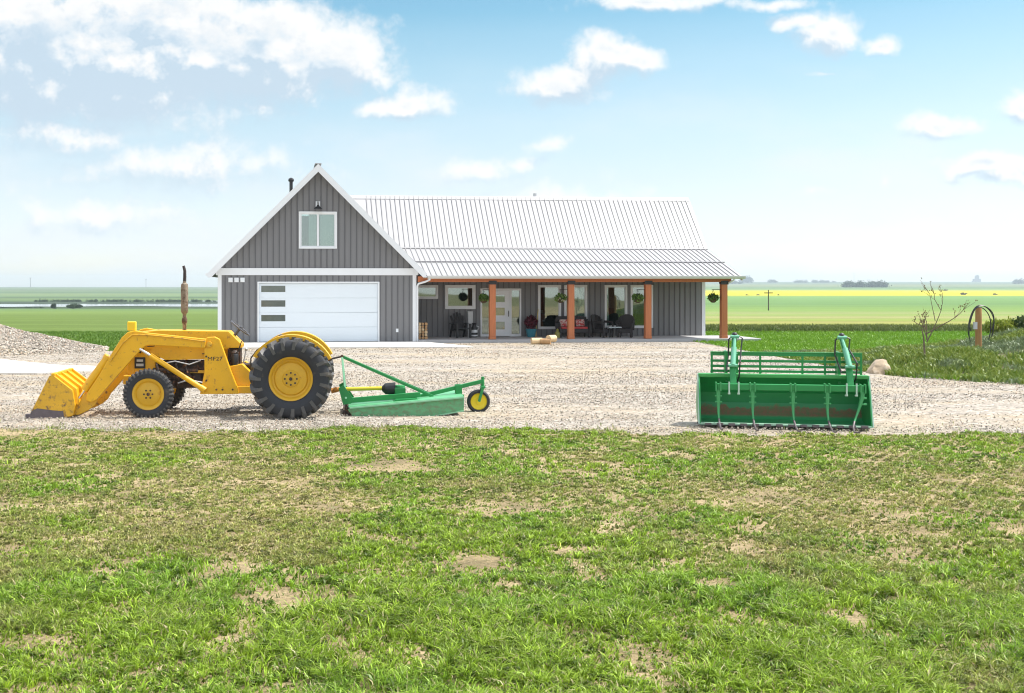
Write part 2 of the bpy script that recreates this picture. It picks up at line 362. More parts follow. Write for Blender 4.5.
# lawn under-soil sheet
def lawn_front(X): return 18.35+.22*np.sin(X*.7+1)+.9*(fbm(X*1.3, X*0+5, 5)-.5)+.08*np.sin(X*4.3)-.085*np.clip(X, 0, 12)
def soil_material():
    m = bpy.data.materials.new('lawn_soil'); m.use_nodes = True; t = NT(m.node_tree); b = t.n['Principled BSDF']
    P = t.node('ShaderNodeNewGeometry').outputs['Position']
    n = t.noise(P, 1.3, 6, .6); n2 = t.noise(P, 26, 6, .7)
    c = t.ramp(n, [(.3,(.15,.115,.05)), (.48,(.30,.225,.11)), (.66,(.48,.37,.21))])
    c = t.mix(t.math('MULTIPLY', t.step(n2, .45, .62), .7), c, (.10,.085,.035)); c = t.mix(t.step(t.noise(P, 60, 3), .6, .7), c, (.50,.40,.26))
    t.l.new(c, b.inputs['Base Color']); b.inputs['Roughness'].default_value = .95
    bp = t.node('ShaderNodeBump'); bp.inputs['Strength'].default_value = .8; bp.inputs['Distance'].default_value = .03
    t.l.new(t.noise(P, 22, 8, .75), bp.inputs['Height']); t.l.new(bp.outputs[0], b.inputs['Normal']); return m
gx = np.linspace(-30, 34, 160)
rows = np.linspace(0, 1, 60)
XX = np.repeat(gx[None,:], 60, 0); YY = -20+rows[:,None]*(lawn_front(gx)[None,:]+20)
def lawn_z(X, Y): return .014+.05*(fbm(X*.5, Y*.5, 3)-.5)*sst(lawn_front(X)-Y, .2, 3)+.012*(fbm(X*.5, Y*.5, 3)-.5)
grid_mesh('lawn', XX, YY, lambda X, Y: .03+lawn_z(X, Y), soil_material())

# gravel yard
def gravel_material(name, base=None):
    m = bpy.data.materials.new(name); m.use_nodes = True; t = NT(m.node_tree); b = t.n['Principled BSDF']
    P = t.node('ShaderNodeNewGeometry').outputs['Position']
    def vor(sc):
        n = t.node('ShaderNodeTexVoronoi'); t.l.new(P, n.inputs['Vector']); n.inputs['Scale'].default_value = sc; return n
    v1 = vor(13); v2 = vor(27)
    rr = t.xyz(v1.outputs['Color'])[0]; r2 = t.xyz(v2.outputs['Color'])[1]
    c = t.ramp(rr, [(0,(.035,.03,.025)), (.10,(.13,.11,.09)), (.22,(.30,.265,.22)), (.5,(.40,.355,.30)), (.8,(.50,.455,.40)), (1,(.80,.76,.70))])
    c2 = t.ramp(r2, [(0,(.06,.05,.04)), (.15,(.22,.19,.155)), (.35,(.37,.32,.27)), (.7,(.46,.41,.35)), (1,(.72,.68,.62))])
    c = t.mix(.38, c, c2)
    big = t.noise(t.vmath('MULTIPLY', P, (.45, 1.5, 1)), .30, 5, .62); c = t.mix(t.math('MULTIPLY', t.step(big, .44, .62), .55), c, (.47,.37,.23)); c = t.mix(.15, c, (.38,.345,.29)); c = t.mix(1.0, c, (.80,.79,.765), 'MULTIPLY')
    t.l.new(c, b.inputs['Base Color']); b.inputs['Roughness'].default_value = .9
    bp = t.node('ShaderNodeBump'); bp.inputs['Strength'].default_value = .9; bp.inputs['Distance'].default_value = .03
    h = t.math('ADD', t.math('SUBTRACT', 1, v1.outputs['Distance']), t.math('MULTIPLY', t.noise(P, 3, 3), .8)); t.l.new(h, bp.inputs['Height']); t.l.new(bp.outputs[0], b.inputs['Normal'])
    return m
GRAV = gravel_material('gravel')
def gravel_back(X):
    # far edge of the gravelled yard, from the left field round the house to the berm on the right
    pts = [(-60,41),(-14,40.5),(-9,41),(-8.5,60),(11.9,60),(12.1,46.2),(12.25,34),(12.45,30.6),(12.8,29.1),(14.5,26.9),(18,26.2),(30,25.8),(60,25.5)]
    return np.interp(X, *zip(*pts))
gx = np.linspace(-45, 45, 240); XX = np.repeat(gx[None,:], 50, 0)
f0 = lawn_front(gx)-.25; b0 = gravel_back(gx)+.35*(fbm(gx*.6, gx*0+2)-.5); YY = f0+(b0-f0)*np.linspace(0, 1, 50)[:,None]
grid_mesh('gravel_yard', XX, YY, lambda X, Y: .010+.05*fbm(X*.35, Y*.35, 3)*sst(Y-lawn_front(X), 0, 3)*sst(gravel_back(X)-Y, 0, 2), GRAV)

# pale concrete drive on the left and the garage apron
house_yaw = math.atan(118/1150); hc, hs = math.cos(house_yaw), math.sin(house_yaw); HX, HY = -3.27, 45.8
def hw(u_, v_, z_=0): return (HX+u_*hc-v_*hs, HY+u_*hs+v_*hc, z_)
b = B(); b.prism([(-40,29.8),(-9.4,29.8),(-6.9,31.5),(-9.8,32.7),(-13.4,36.4),(-40,38.5)], -.1, .085, 'z'); tag(b.build('concrete_drive', CONC, bevel=.01), kind='structure')
b = B(); b.prism([hw(-4.7,-.01)[:2], hw(-5.6,-3.6)[:2], hw(5.6,-4.0)[:2], hw(4.1,-.01)[:2]], -.1, .09, 'z'); tag(b.build('garage_apron', CONC, bevel=.01), kind='structure')

# ------------------------------------------------------------------ gravel pile and berm (heaps of ground)
gx = np.linspace(-34, -9.6, 150); gyy = np.linspace(36.0, 47, 90); XX, YY = np.meshgrid(gx, gyy)
def pile_z(X, Y):
    r = np.hypot((X+19.5)/9.3, (Y-41.4)/5.4)+.10*(fbm(X*.5, Y*.5)-.5)
    return np.maximum(2.15*np.clip(1-r, 0, 1)**1.15*(1+.25*(fbm(X*.9, Y*.9)-.5))+.10*(fbm(X*2.6, Y*2.6, 3)-.5)*sst(1.02-r, 0, .15), -.05) - .02
tag(grid_mesh('gravel_pile', XX, YY, pile_z, gravel_material('pile_gravel')), 'heap of pale grey gravel at the left beyond the concrete drive', 'gravel pile', kind='thing')
def berm_z(X, Y):
    front = np.interp(X, [12.3,12.8,14.5,18,32], [30.8,29.3,27.1,26.4,26.0])
    rise = sst(Y-front, 0, 4.6); fall = 1-sst(Y, 33.5, 39)
    amp = np.interp(X, [12.3,13.2,14.4,16.3,17.6,20,24,34], [0,.16,.36,.52,.80,1.25,1.5,1.7])
    return amp*rise*fall*(1+.22*(fbm(X*.8+5, Y*.8)-.5))+.08*(fbm(X*2.5, Y*2.5)-.5)*rise*fall-.012
gx = np.linspace(12.2, 40, 160); gyy = np.linspace(25.5, 42, 110); XX, YY = np.meshgrid(gx, gyy)
bm_ = mat('berm_soil', (.11,.11,.045), .95, var=.35, vscale=2, col2=(.40,.33,.25), c2amt=(.62,.72), c2scale=1.3, bump=.8, bscale=9)
grid_mesh('berm', XX, YY, berm_z, bm_)

# ------------------------------------------------------------------ blades (grass, weeds, crop edge)
def leaf_mat(name, rough=.55, trans=.35):
    m = bpy.data.materials.new(name); m.use_nodes = True; t = NT(m.node_tree); b = t.n['Principled BSDF']
    a = t.node('ShaderNodeAttribute'); a.attribute_name = 'tint'
    t.l.new(a.outputs['Color'], b.inputs['Base Color']); b.inputs['Roughness'].default_value = rough; b.inputs['Specular IOR Level'].default_value = .3
    tr = t.node('ShaderNodeBsdfTranslucent'); t.l.new(a.outputs['Color'], tr.inputs[0])
    mx = t.node('ShaderNodeMixShader'); mx.inputs[0].default_value = trans
    t.l.new(b.outputs[0], mx.inputs[1]); t.l.new(tr.outputs[0], mx.inputs[2]); t.l.new(mx.outputs[0], t.n['Material Output'].inputs[0]); return m
LEAFM = leaf_mat('leaf', .42, .28)
def blades(name, x, y, z, h, wd, lean, col, az=None, laz=None, parent=None, m=None):
    n = len(x); az = np.random.rand(n)*2*PI if az is None else az; laz = np.random.rand(n)*2*PI if laz is None else laz
    dx, dy = np.cos(az)*wd/2, np.sin(az)*wd/2; lx, ly = np.cos(laz)*lean*h, np.sin(laz)*lean*h
    V = np.empty((n, 5, 3)); V[:,0] = np.stack([x-dx, y-dy, z], -1); V[:,1] = np.stack([x+dx, y+dy, z], -1)
    V[:,2] = np.stack([x+dx*.75+lx*.35, y+dy*.75+ly*.35, z+h*.55], -1); V[:,3] = np.stack([x-dx*.75+lx*.35, y-dy*.75+ly*.35, z+h*.55], -1)
    V[:,4] = np.stack([x+lx, y+ly, z+h*(1-.3*np.minimum(lean, 1.2))], -1)
    base = (np.arange(n)*5)[:,None]; F = np.concatenate([base+np.array([[0,1,2,3]]), base+np.array([[3,2,4]])], 1).ravel()
    me = bpy.data.meshes.new(name); me.vertices.add(5*n); me.vertices.foreach_set('co', V.astype(np.float32).ravel())
    me.loops.add(7*n); me.loops.foreach_set('vertex_index', F.astype(np.int32)); me.polygons.add(2*n)
    ls = np.empty((n, 2), int); ls[:,0] = np.arange(n)*7; ls[:,1] = ls[:,0]+4; me.polygons.foreach_set('loop_start', ls.ravel().astype(np.int32)); me.update()
    at_ = me.color_attributes.new('tint', 'FLOAT_COLOR', 'POINT'); c = np.ones((n, 5, 4), np.float32); c[:,:,:3] = col[:,None,:]
    at_.data.foreach_set('color', c.ravel()); me.materials.append(m or LEAFM)
    return link(bpy.data.objects.new(name, me), parent)
# bare and thin patches of the lawn, measured in the photo: row, column, half sizes
BARE = [(390,469,48,5,.9),(505,513,50,5,.8),(485,567,42,10,1),(270,604,40,16,.8),(245,640,34,22,.85),(330,608,24,8,.6),(40,645,44,10,.9),(725,588,30,8,.9),(845,626,42,11,.9),(880,642,36,8,.9),(530,636,34,9,.8),(110,577,30,9,.7),
        (420,662,14,10,.8),(650,668,34,12,.65),(250,676,60,10,.6),(10,560,20,8,.6),(640,517,20,5,.5),(620,535,30,5,.5),(230,585,22,9,.5),(395,545,30,6,.4),(700,545,26,6,.4),(950,520,40,6,.4),(780,500,50,5,.4),(170,560,30,8,.4),(915,660,20,6,.4),(30,432,60,6,.9),(160,437,70,4,.6),(750,682,40,8,.4)]
def bare(X, Y):
    px = CX0+FOC*X/Y; py = CY0+FOC*EYE/Y; o = np.zeros_like(X)
    w1 = (fbm(X*2.2, Y*2.2)-.5)*1.5
    for (cx, cy, rx, ry, st) in BARE:
        Yc = gy(cy); Xc = (cx-CX0)*Yc/FOC; rX = rx*1.15*Yc/FOC; rY = ry*1.5*Yc*Yc/(EYE*FOC)
        o = np.maximum(o, st*sst(1.15-np.hypot((X-Xc)/rX, (Y-Yc)/rY)+w1, 0, .75))
    return o
def dryness(X, Y):
    wp = (fbm(X*.5+4, Y*.5)-.5); py = CY0+FOC*EYE/Y+wp*110; px = CX0+FOC*X/Y+(fbm(X*.45, Y*.45+8)-.5)*420
    band = sst(py, 455, 480)*(1-sst(py, 545, 600))
    side = np.clip(sst(px, 430, 200)+sst(px, 640, 800), 0, 1) if False else np.clip((1-sst(px, 200, 430))+sst(px, 640, 800), 0, 1)
    tp = (1-sst(py, 440, 470))*.35
    d = band*(.35+.55*side)+tp+(px < 330)*.30*(1-sst(py, 560, 640))
    return np.clip(d*.72+(fbm(X*.9, Y*.9)-.5)*1.5+(fbm(X*3.5, Y*3.5, 3)-.5)*.9+.05, 0, 1)
def lerp(a, b, t): return np.array(a)[None,:]*(1-t[:,None])+np.array(b)[None,:]*t[:,None]
N = 1350000
Yc = 6.0*(19.3/6.0)**np.random.rand(N)
X = (np.random.rand(N)*1.16-.08); X = ((X*1024)-CX0)*Yc/FOC
keep = Yc < lawn_front(X)+.25*(fbm(X*3, Yc*3, 3)-.3)
keep &= np.random.rand(N) < np.clip((Yc/19.3), .0, 1)**.45
X, Yc = X[keep], Yc[keep]
# pull towards tuft centres so that the turf reads as tufts
cell = .075*(Yc/9)**.5
cell = .075*1.35**np.floor(np.log(Yc/6)/np.log(1.35))**1.0*.75
rot = .6; Xr, Yr = X*math.cos(rot)-Yc*math.sin(rot), X*math.sin(rot)+Yc*math.cos(rot)
ia, ib = np.floor(Xr/cell).astype(int), np.floor(Yr/cell).astype(int)
def hsh(k): return _T[(ia*7+ib*131+k*17) % 256, (ib*3+ia*89+k*53) % 256]
cr, cs = (ia+.5+(hsh(1)-.5)*1.7)*cell, (ib+.5+(hsh(2)-.5)*1.7)*cell
cxx, cyy = cr*math.cos(rot)+cs*math.sin(rot), -cr*math.sin(rot)+cs*math.cos(rot); tuft = hsh(3); jx = jy = 0
pull = np.random.rand(len(X))**.7*.55
X = X*(1-pull)+(cxx+jx)*pull; Yc = Yc*(1-pull)+(cyy+jy)*pull
bb = bare(X, Yc); dr = dryness(X, Yc); cl = fbm(X*1.4+3, Yc*1.4, 4); fine = fbm(X*7, Yc*7, 3)
dens = np.clip(.98-.97*bb, .02, 1)*(1-.12*sst(dr, .45, 1)*(fine < .5))*(1-.80*(fbm(X*2.6+7, Yc*2.6, 4) < .345))*(1-.75*(fbm(X*9+3, Yc*9, 3) < .30))*np.clip(.55+1.6*(cl-.28), .3, 1)
keep = np.random.rand(len(X)) < dens
X, Yc, bb, dr, cl, tuft, fine = [a[keep] for a in (X, Yc, bb, dr, cl, tuft, fine)]
n = len(X); print('lawn blades', n)
py = CY0+FOC*EYE/Yc
near = sst(py, 500, 640)
hgt = (.026+.042*near*sst(cl, .34, .62)+.018*tuft)*(1-.35*dr)*(1-.5*bb)*np.random.uniform(.5, 1.5, n)
hgt = np.minimum(np.where((tuft > .80) & (dr < .5), hgt*1.35, hgt), .115)
wd = (.0050+.00050*Yc)*np.random.uniform(.5, 1.6, n)*(1+.5*(tuft < .3))
lean = np.random.uniform(.25, 1.5, n)
t1 = np.clip(np.random.normal(.5, .22, n)+.7*(tuft-.5), 0, 1)
yel = sst(fbm(X*.8+21, Yc*.8, 4), .38, .66)[:,None]*.5; g = lerp((.085,.185,.012), (.27,.42,.040), t1)*(1-yel)+lerp((.13,.21,.012), (.35,.46,.040), t1)*yel; dryc = lerp((.24,.23,.06), (.52,.46,.19), np.random.rand(n))
amt = np.clip(sst(dr+np.random.normal(0, .22, n), .48, 1.0)*.75, 0, 1); olive = lerp((.14,.18,.035), (.34,.37,.09), np.random.rand(n))
g = g*(1-sst(dr, .15, .6)[:,None]*.75)+olive*(sst(dr, .15, .6)[:,None]*.75)
col = g*(1-amt[:,None])+dryc*amt[:,None]
col = col*(np.minimum(np.random.lognormal(0, .34, n), 1.7)*np.where(tuft < .3, .62, 1.0))[:,None]
straw = (np.random.rand(n) < .06)[:,None]; col = np.where(straw, lerp((.42,.36,.18), (.55,.48,.28), np.random.rand(n)), col)
gr = blades('lawn_grass', X, Yc, .028+lawn_z(X, Yc), hgt, wd, lean, col); tag(gr, 'patchy green and dry lawn grass covering the foreground', 'grass', kind='stuff')

# grass of the near field to the right of the house and left behind the gravel
def scatter(nn, xr, yr): return np.random.uniform(*xr, nn), np.random.uniform(*yr, nn)
X, Y = scatter(190000, (12, 42), (28, 60)); k = (Y > np.where(X > 12.2, gravel_back(X), 46)+.1+.5*(fbm(X, Y)-.5)) & (X/Y > .22) & (berm_z(X, Y) < .05); X, Y = X[k], Y[k]; n = len(X)
c = lerp((.10,.22,.012), (.22,.38,.03), np.clip(np.random.rand(n)*.6+fbm(X*.5, Y*.9)*.6-.1, 0, 1))
g2 = blades('field_grass', X, Y, H(X, Y), np.random.uniform(.05, .17, n), np.random.uniform(.02, .05, n), np.random.uniform(.2, .9, n), c); tag(g2, 'bright green grass right of the house behind the boulder', 'grass', kind='stuff')
X, Y = scatter(26000, (14, 42), (56.5, 66)); n = len(X)
c = lerp((.055,.095,.02), (.20,.23,.06), np.clip(np.random.rand(n)*.7+(Y-56)/20, 0, 1))
g3 = blades('crop_row', X, Y, H(X, Y), np.random.uniform(.14, .30, n), np.random.uniform(.04, .09, n), np.random.uniform(.1, .6, n), c); tag(g3, 'taller dark green crop strip behind the bright grass', 'crop', kind='stuff')
X, Y = scatter(90000, (-20, -5), (40.5, 56)); k = (X/Y < -.13) & (Y > gravel_back(X)+.3*(fbm(X, Y)-.5)) & (pile_z(X, Y) < -.01); X, Y = X[k], Y[k]; n = len(X)
c = lerp((.07,.17,.012), (.18,.29,.04), np.clip(np.random.rand(n)*.6+fbm(X*.5, Y*.9)*.6-.1, 0, 1))
g4 = blades('roadside_grass', X, Y, H(X, Y), np.random.uniform(.05, .2, n), np.random.uniform(.02, .05, n), np.random.uniform(.2, .9, n), c); tag(g4, 'rough green grass left of the garage behind the gravel pile', 'grass', kind='stuff')
# weeds on the berm: silvery sage and yellow green leaf tufts
X, Y = scatter(170000, (12.3, 34), (26, 39.5)); bz = berm_z(X, Y); f = fbm(X*1.1, Y*1.1, 4)
k = (Y > np.interp(X, [12.3,12.8,14.5,18,32], [30.8,29.3,27.1,26.4,26.0])) & (np.random.rand(len(X)) < sst(f, .16, .40)); X, Y, bz, f = X[k], Y[k], bz[k], f[k]; n = len(X)
sg = .75*sst(fbm(X*.9+9, Y*.9, 4)+.25*(bz-.4), .50, .66)
c = lerp((.10,.18,.02), (.27,.32,.06), np.random.rand(n))*(1-sg[:,None])+lerp((.09,.13,.07), (.24,.30,.20), np.random.rand(n))*sg[:,None]
g5 = blades('berm_weeds', X, Y, np.maximum(bz, 0), np.random.uniform(.06, .20, n)*(.6+f), np.random.uniform(.03, .06, n), np.random.uniform(.3, 1.0, n), c); tag(g5, 'sage and yellow green weeds covering the low berm', 'weeds', kind='stuff')
# sparse weeds at the gravel edge
X, Y = scatter(26000, (-8, 12), (18, 20)); d = Y-lawn_front(X); k = (np.random.rand(len(X)) < np.exp(-np.maximum(d, 0)*4.2)*sst(fbm(X*2.2, Y*2.2, 3), .40, .62)); X, Y = X[k], Y[k]; n = len(X)
c = lerp((.12,.19,.03), (.36,.36,.14), np.random.rand(n))
g6 = blades('edge_weeds', X, Y, np.full(n, .03), np.random.uniform(.03, .09, n), np.random.uniform(.007, .014, n), np.random.uniform(.2, 1.0, n), c); tag(g6, 'thin dry weeds along the edge of the gravel', 'weeds', kind='stuff')

# loose stones lying on the gravel
def stones(name, X, Y, Z, r_, col):
    n = len(X); o = np.array([[1,0,0],[0,1,0],[-1,0,0],[0,-1,0],[0,0,.75],[0,0,-.5]], float)
    a = np.random.rand(n)*2*PI; sc = np.random.uniform(.65, 1.35, (n, 6, 1)); P = o[None]*sc*r_[:,None,None]
    ca, sa = np.cos(a)[:,None], np.sin(a)[:,None]; V = np.empty((n, 6, 3)); V[:,:,0] = P[:,:,0]*ca-P[:,:,1]*sa+X[:,None]; V[:,:,1] = P[:,:,0]*sa+P[:,:,1]*ca+Y[:,None]
    V[:,:,2] = P[:,:,2]+np.random.uniform(-.3, .3, (n, 6))*r_[:,None]+Z[:,None]
    f = np.array([[0,1,4],[1,2,4],[2,3,4],[3,0,4],[1,0,5],[2,1,5],[3,2,5],[0,3,5]]); F = ((np.arange(n)*6)[:,None,None]+f[None]).reshape(-1)
    me = bpy.data.meshes.new(name); me.vertices.add(6*n); me.vertices.foreach_set('co', V.astype(np.float32).ravel()); me.loops.add(len(F)); me.loops.foreach_set('vertex_index', F.astype(np.int32))
    me.polygons.add(8*n); me.polygons.foreach_set('loop_start', np.arange(0, len(F), 3, dtype=np.int32)); me.update()
    at_ = me.color_attributes.new('tint', 'FLOAT_COLOR', 'POINT'); c = np.ones((n, 6, 4), np.float32); c[:,:,:3] = col[:,None,:]; at_.data.foreach_set('color', c.ravel()); me.materials.append(STONEM)
    return link(bpy.data.objects.new(name, me))
STONEM = leaf_mat('stone', .85, 0.0)
def stonecol(n):
    t1 = np.random.rand(n); c = lerp((.24,.21,.18), (.52,.47,.41), t1); c[np.random.rand(n) < .16] = (.10,.09,.075); c[np.random.rand(n) < .10] = (.66,.62,.56); c[np.random.rand(n) < .10] = (.42,.31,.23); return c*np.array([.92,.915,.885])*np.random.uniform(.85, 1.15, (n, 1))
n = 105000; Y = 17.9*(46/17.9)**(np.random.rand(n)**1.05); X = (np.random.uniform(-30, 1054, n)-CX0)*Y/FOC
k = (Y > lawn_front(X)-.35*np.random.rand(n)) & (Y < np.where(X > 12.2, gravel_back(X), 46)) & ~((X < -8.6) & (Y > 40)) & ((fbm(X*.25, Y*1.1, 4)+np.random.normal(0, .10, n)) > .46); X, Y = X[k], Y[k]; n = len(X)
r_ = np.random.uniform(.007, .015, n)*(.8+Y/50); st = stones('gravel_stones', X, Y, .045+r_*.1+0*X, r_, stonecol(n)); tag(st, 'loose pale and dark stones strewn over the gravelled yard', 'gravel', kind='stuff')
X, Y = scatter(26000, (-20, -9.7), (36.3, 44)); zz_ = pile_z(X, Y); k = zz_ > .0; X, Y, zz_ = X[k], Y[k], zz_[k]; n = len(X)
r_ = np.random.uniform(.015, .045, n); st = stones('pile_stones', X, Y, zz_+r_*.2, r_, stonecol(n)*.95); tag(st, 'loose stones covering the pale gravel heap at the left', 'gravel', kind='stuff')

# ------------------------------------------------------------------ house
HO = empty('farmhouse', (HX, HY, 0), house_yaw)
tag(HO, 'grey metal farmhouse with steep garage gable, pale metal roof and long covered porch', 'house')
GW = 3.87; EZ = 2.79; AP = 7.09; GU = .0
def roofz(u_): return AP-abs(u_)*1.0
def wall_cells(bm, u0, u1, z0, z1, v0, v1, holes):
    us = sorted(set([u0, u1]+[h[i] for h in holes for i in (0,1)])); zs = sorted(set([z0, z1]+[h[i] for h in holes for i in (2,3)]))
    for a, c in zip(us, us[1:]):
        run = None
        for d, e in zip(zs, zs[1:]):
            hole = any(h[0] <= (a+c)/2 <= h[1] and h[2] <= (d+e)/2 <= h[3] for h in holes)
            if not hole: run = (d, e) if run is None else (run[0], e)
            if (hole or e == zs[-1]) and run: bm.lh((a, v0, run[0]), (c, v1, run[1])); run = None
def ribs(bm, u0, u1, zf0, zf1, v, holes, pitch=.236, wd=.034, dp=.03):
    u_ = u0+pitch*.5
    while u_ < u1:
        segs = [(zf0(u_), zf1(u_))]
        for h in holes:
            if h[0]-.01 < u_ < h[1]+.01:
                ns = []
                for a, c in segs:
                    if h[2] > a: ns.append((a, min(c, h[2])))
                    if h[3] < c: ns.append((max(a, h[3]), c))
                segs = [s_ for s_ in ns if s_[1]-s_[0] > .02]
        for a, c in segs: bm.lh((u_-wd/2, v-dp, a), (u_+wd/2, v+.002, c))
        u_ += pitch
gdoor = (-2.39, 2.46, .09, 2.48); gwin = (-.76, .76, 3.80, 5.27)
# garage block front wall
b = B()
gd = (gdoor[0], gdoor[1], -.1, gdoor[3])
wall_cells(b, -GW, GW, -.05, 2.72, 0, .15, [gd])
b.prism([(-GW, 2.72), (-.76, 2.72), (-.76, roofz(.76)-.1), (-GW, roofz(GW)-.1)], 0, .15); b.prism([(GW, 2.72), (.76, 2.72), (.76, roofz(.76)-.1), (GW, roofz(GW)-.1)], 0, .15)
b.lh((-.76, 0, 2.72), (.76, .15, 3.80)); b.prism([(-.76, 5.27), (.76, 5.27), (.76, roofz(.76)-.1), (0, AP-.1), (-.76, roofz(.76)-.1)], 0, .15)
# sides and back
b.lh((-GW, .15, -.05), (-GW+.15, 9.2, 3.1)); b.lh((GW-.15, .15, -.05), (GW, 2.6, 3.1))
b.lh((-GW, 9.05, -.05), (16.75, 9.2, 3.0))
gw_ = b.build('garage_wall', SID, HO)
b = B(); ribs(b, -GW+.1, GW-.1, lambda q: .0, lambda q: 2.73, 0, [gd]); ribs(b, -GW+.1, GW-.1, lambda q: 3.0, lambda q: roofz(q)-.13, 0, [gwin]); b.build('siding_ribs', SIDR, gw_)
# porch wall with openings
WN = [(4.15,5.18,1.76,2.34),(5.48,6.79,1.33,2.35),(9.51,10.51,.46,2.35),(10.65,11.66,.46,2.35),(12.43,13.43,.49,2.35),(13.58,14.58,.49,2.35)]
DR = (7.0, 8.77, .15, 2.2); holes = WN+[DR]; PV = 2.6
b = B(); wall_cells(b, GW, 16.78, -.05, 3.6, PV, PV+.15, holes)
b.prism([(PV+.15,-.05),(9.2,-.05),(9.2,3.0),(5.9,6.2),(3.45,3.8),(PV+.15,3.55)], 16.62, 16.77, 'x')
pw_ = b.build('porch_wall', SID, HO)
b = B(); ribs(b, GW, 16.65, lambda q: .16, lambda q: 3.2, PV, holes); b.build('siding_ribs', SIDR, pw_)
b = B(); b.lh((16.77, PV-.03, .1), (16.92, PV+.16, 3.4)); b.build('corner_trim', WHT, HO)
for s_ in (-1, 1):
    b = B(); b.lh((s_*GW-.075, -.035, 0), (s_*GW+.075, .1, 2.75)); b.build('corner_trim', WHT, HO, bevel=.006)
b = B(); b.lh((-4.02, -.05, 2.74), (4.02, -.002, 3.02)); b.build('belt_trim', WHT, HO, bevel=.006)
# garage roof (two slopes, overhanging) with fascia
b = B(); t_ = .14; ov = 4.27
for s_ in (-1, 1):
    b.prism([(0, AP+.0), (s_*ov, AP-ov), (s_*ov, AP-ov-t_), (0, AP-t_)], -.42, 9.6)
    k = -.35
    while k < 9.5:
        p0 = Vector((0, k, AP+.015)); p1 = Vector((s_*ov, k, AP-ov+.015)); b.bar(p0, p1, .03, .03); k += .23
b.build('garage_roof', ROOF, HO)
b = B()
for s_ in (-1, 1):
    b.prism([(0, AP+.04), (s_*(ov+.05), AP-ov-.01), (s_*(ov+.05), AP-ov-.17), (s_*(ov-.1), AP-ov-.17), (0, AP-.27)], -.455, -.421)
b.build('rake_fascia', WHT, HO)
b = B()
for s_ in (-1, 1):
    b.prism([(s_*.02, AP-.15), (s_*ov, AP-ov-.15), (s_*ov, AP-ov-.18), (s_*.02, AP-.18)], -.42, .0)
b.build('rake_soffit', WHT, HO)
b = B(); b.tube([(-ov-.07, -.45, AP-ov-.06), (-ov-.07, 9.6, AP-ov-.06)], .06, 8); b.build('gutter', WHT, HO)
b = B(); b.bar((0,-.46,AP+.05), (0,9.6,AP+.05), .26, .03); b.build('ridge_cap', ROOF, HO)
# main roof: steep upper slope, shallow porch slope with a lap
UR = 17.33; E0 = (-.45, 2.72); LAP = (1.45, 3.296); BK = (3.45, 3.90); RG = (5.9, 6.36)
b = B(); th = .10
def slope(bm, u0, u1, p, q, thk=.09):
    bm.prism([(p[0], p[1]), (q[0], q[1]), (q[0], q[1]-thk), (p[0], p[1]-thk)], u0, u1, 'x')
slope(b, 4.26, UR, E0, (.02, 2.862), .07); slope(b, 3.3, UR, (.02, 2.862), (1.45, 3.296), .07); slope(b, 2.6, UR, (1.42, 3.312), (3.45, 3.925), .07)
b.build('porch_roof', ROOF, HO)
b = B(); slope(b, .2, UR, (3.40, 3.91), RG); b.prism([(5.9,6.36),(9.65,2.6),(9.65,2.5),(5.9,6.26)], .2, UR, 'x'); b.build('main_roof', ROOF, HO)
b = B(); u_ = 4.3-.215*9
while u_ < UR-.02:
    if u_ > .45: b.bar((u_, 3.42, 3.945), (u_, 5.88, 6.375), .034, .034)
    if u_ > 3.0: b.bar((u_, 1.42, 3.325), (u_, 3.42, 3.93), .034, .034)
    if u_ > 4.25: b.bar((u_, -.46, 2.735), (u_, 1.44, 3.31), .034, .034)
    elif u_ > 3.6: b.bar((u_, .05, 2.88), (u_, 1.44, 3.31), .034, .034)
    u_ += .215
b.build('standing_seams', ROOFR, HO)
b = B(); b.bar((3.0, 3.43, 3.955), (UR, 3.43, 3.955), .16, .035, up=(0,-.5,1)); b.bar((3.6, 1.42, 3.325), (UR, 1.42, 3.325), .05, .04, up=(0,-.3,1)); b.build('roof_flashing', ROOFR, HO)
b = B(); b.prism([(5.74,6.235),(5.9,6.405),(6.06,6.245),(6.06,6.225),(5.9,6.385),(5.74,6.215)], .7, UR+.02, 'x'); b.build('ridge_cap', ROOF, HO)
b = B(); b.prism([(-.45,2.69),(3.43,3.88),(5.9,6.40),(9.6,2.65),(9.6,2.45),(5.9,6.18),(3.45,3.72),(-.45,2.52)], UR, UR+.03, 'x'); b.build('rake_fascia', WHT, HO)
# gutter and porch beam
b = B(); b.prism([(-.60,2.73),(-.46,2.73),(-.46,2.60),(-.55,2.60),(-.60,2.66)], 4.34, UR+.1, 'x'); b.build('gutter', mat('gutter_metal', (.56,.56,.54), .45), HO, bevel=.005)
b = B(); b.lh((4.0, -.14, 2.47), (17.0, .02, 2.70)); b.build('porch_beam', CEDAR, HO, bevel=.008)
b = B(); b.prism([(-.44,2.61),(2.6,2.75),(2.6,2.78),(-.44,2.64)], 4.2, 17.25, 'x'); b.build('porch_ceiling', mat('cedar_soffit', (.42,.20,.09), .6, var=.2, stretch=(.6,6,6)), HO)
b = B(); b.tube([(4.42,-.52,2.66),(4.42,-.52,2.56),(4.30,-.30,2.49),(4.02,-.10,2.40),(3.98,-.08,2.30),(3.98,-.08,.12),(4.05,-.25,.05)], .042, 8); b.build('downspout', WHT, HO, smooth=True)
b = B(); b.tube([(16.98,-.52,2.66),(16.98,-.52,2.58),(16.9,-.2,2.45),(16.86,0,2.40)], .035, 8); b.build('downspout', WHT, HO, smooth=True)
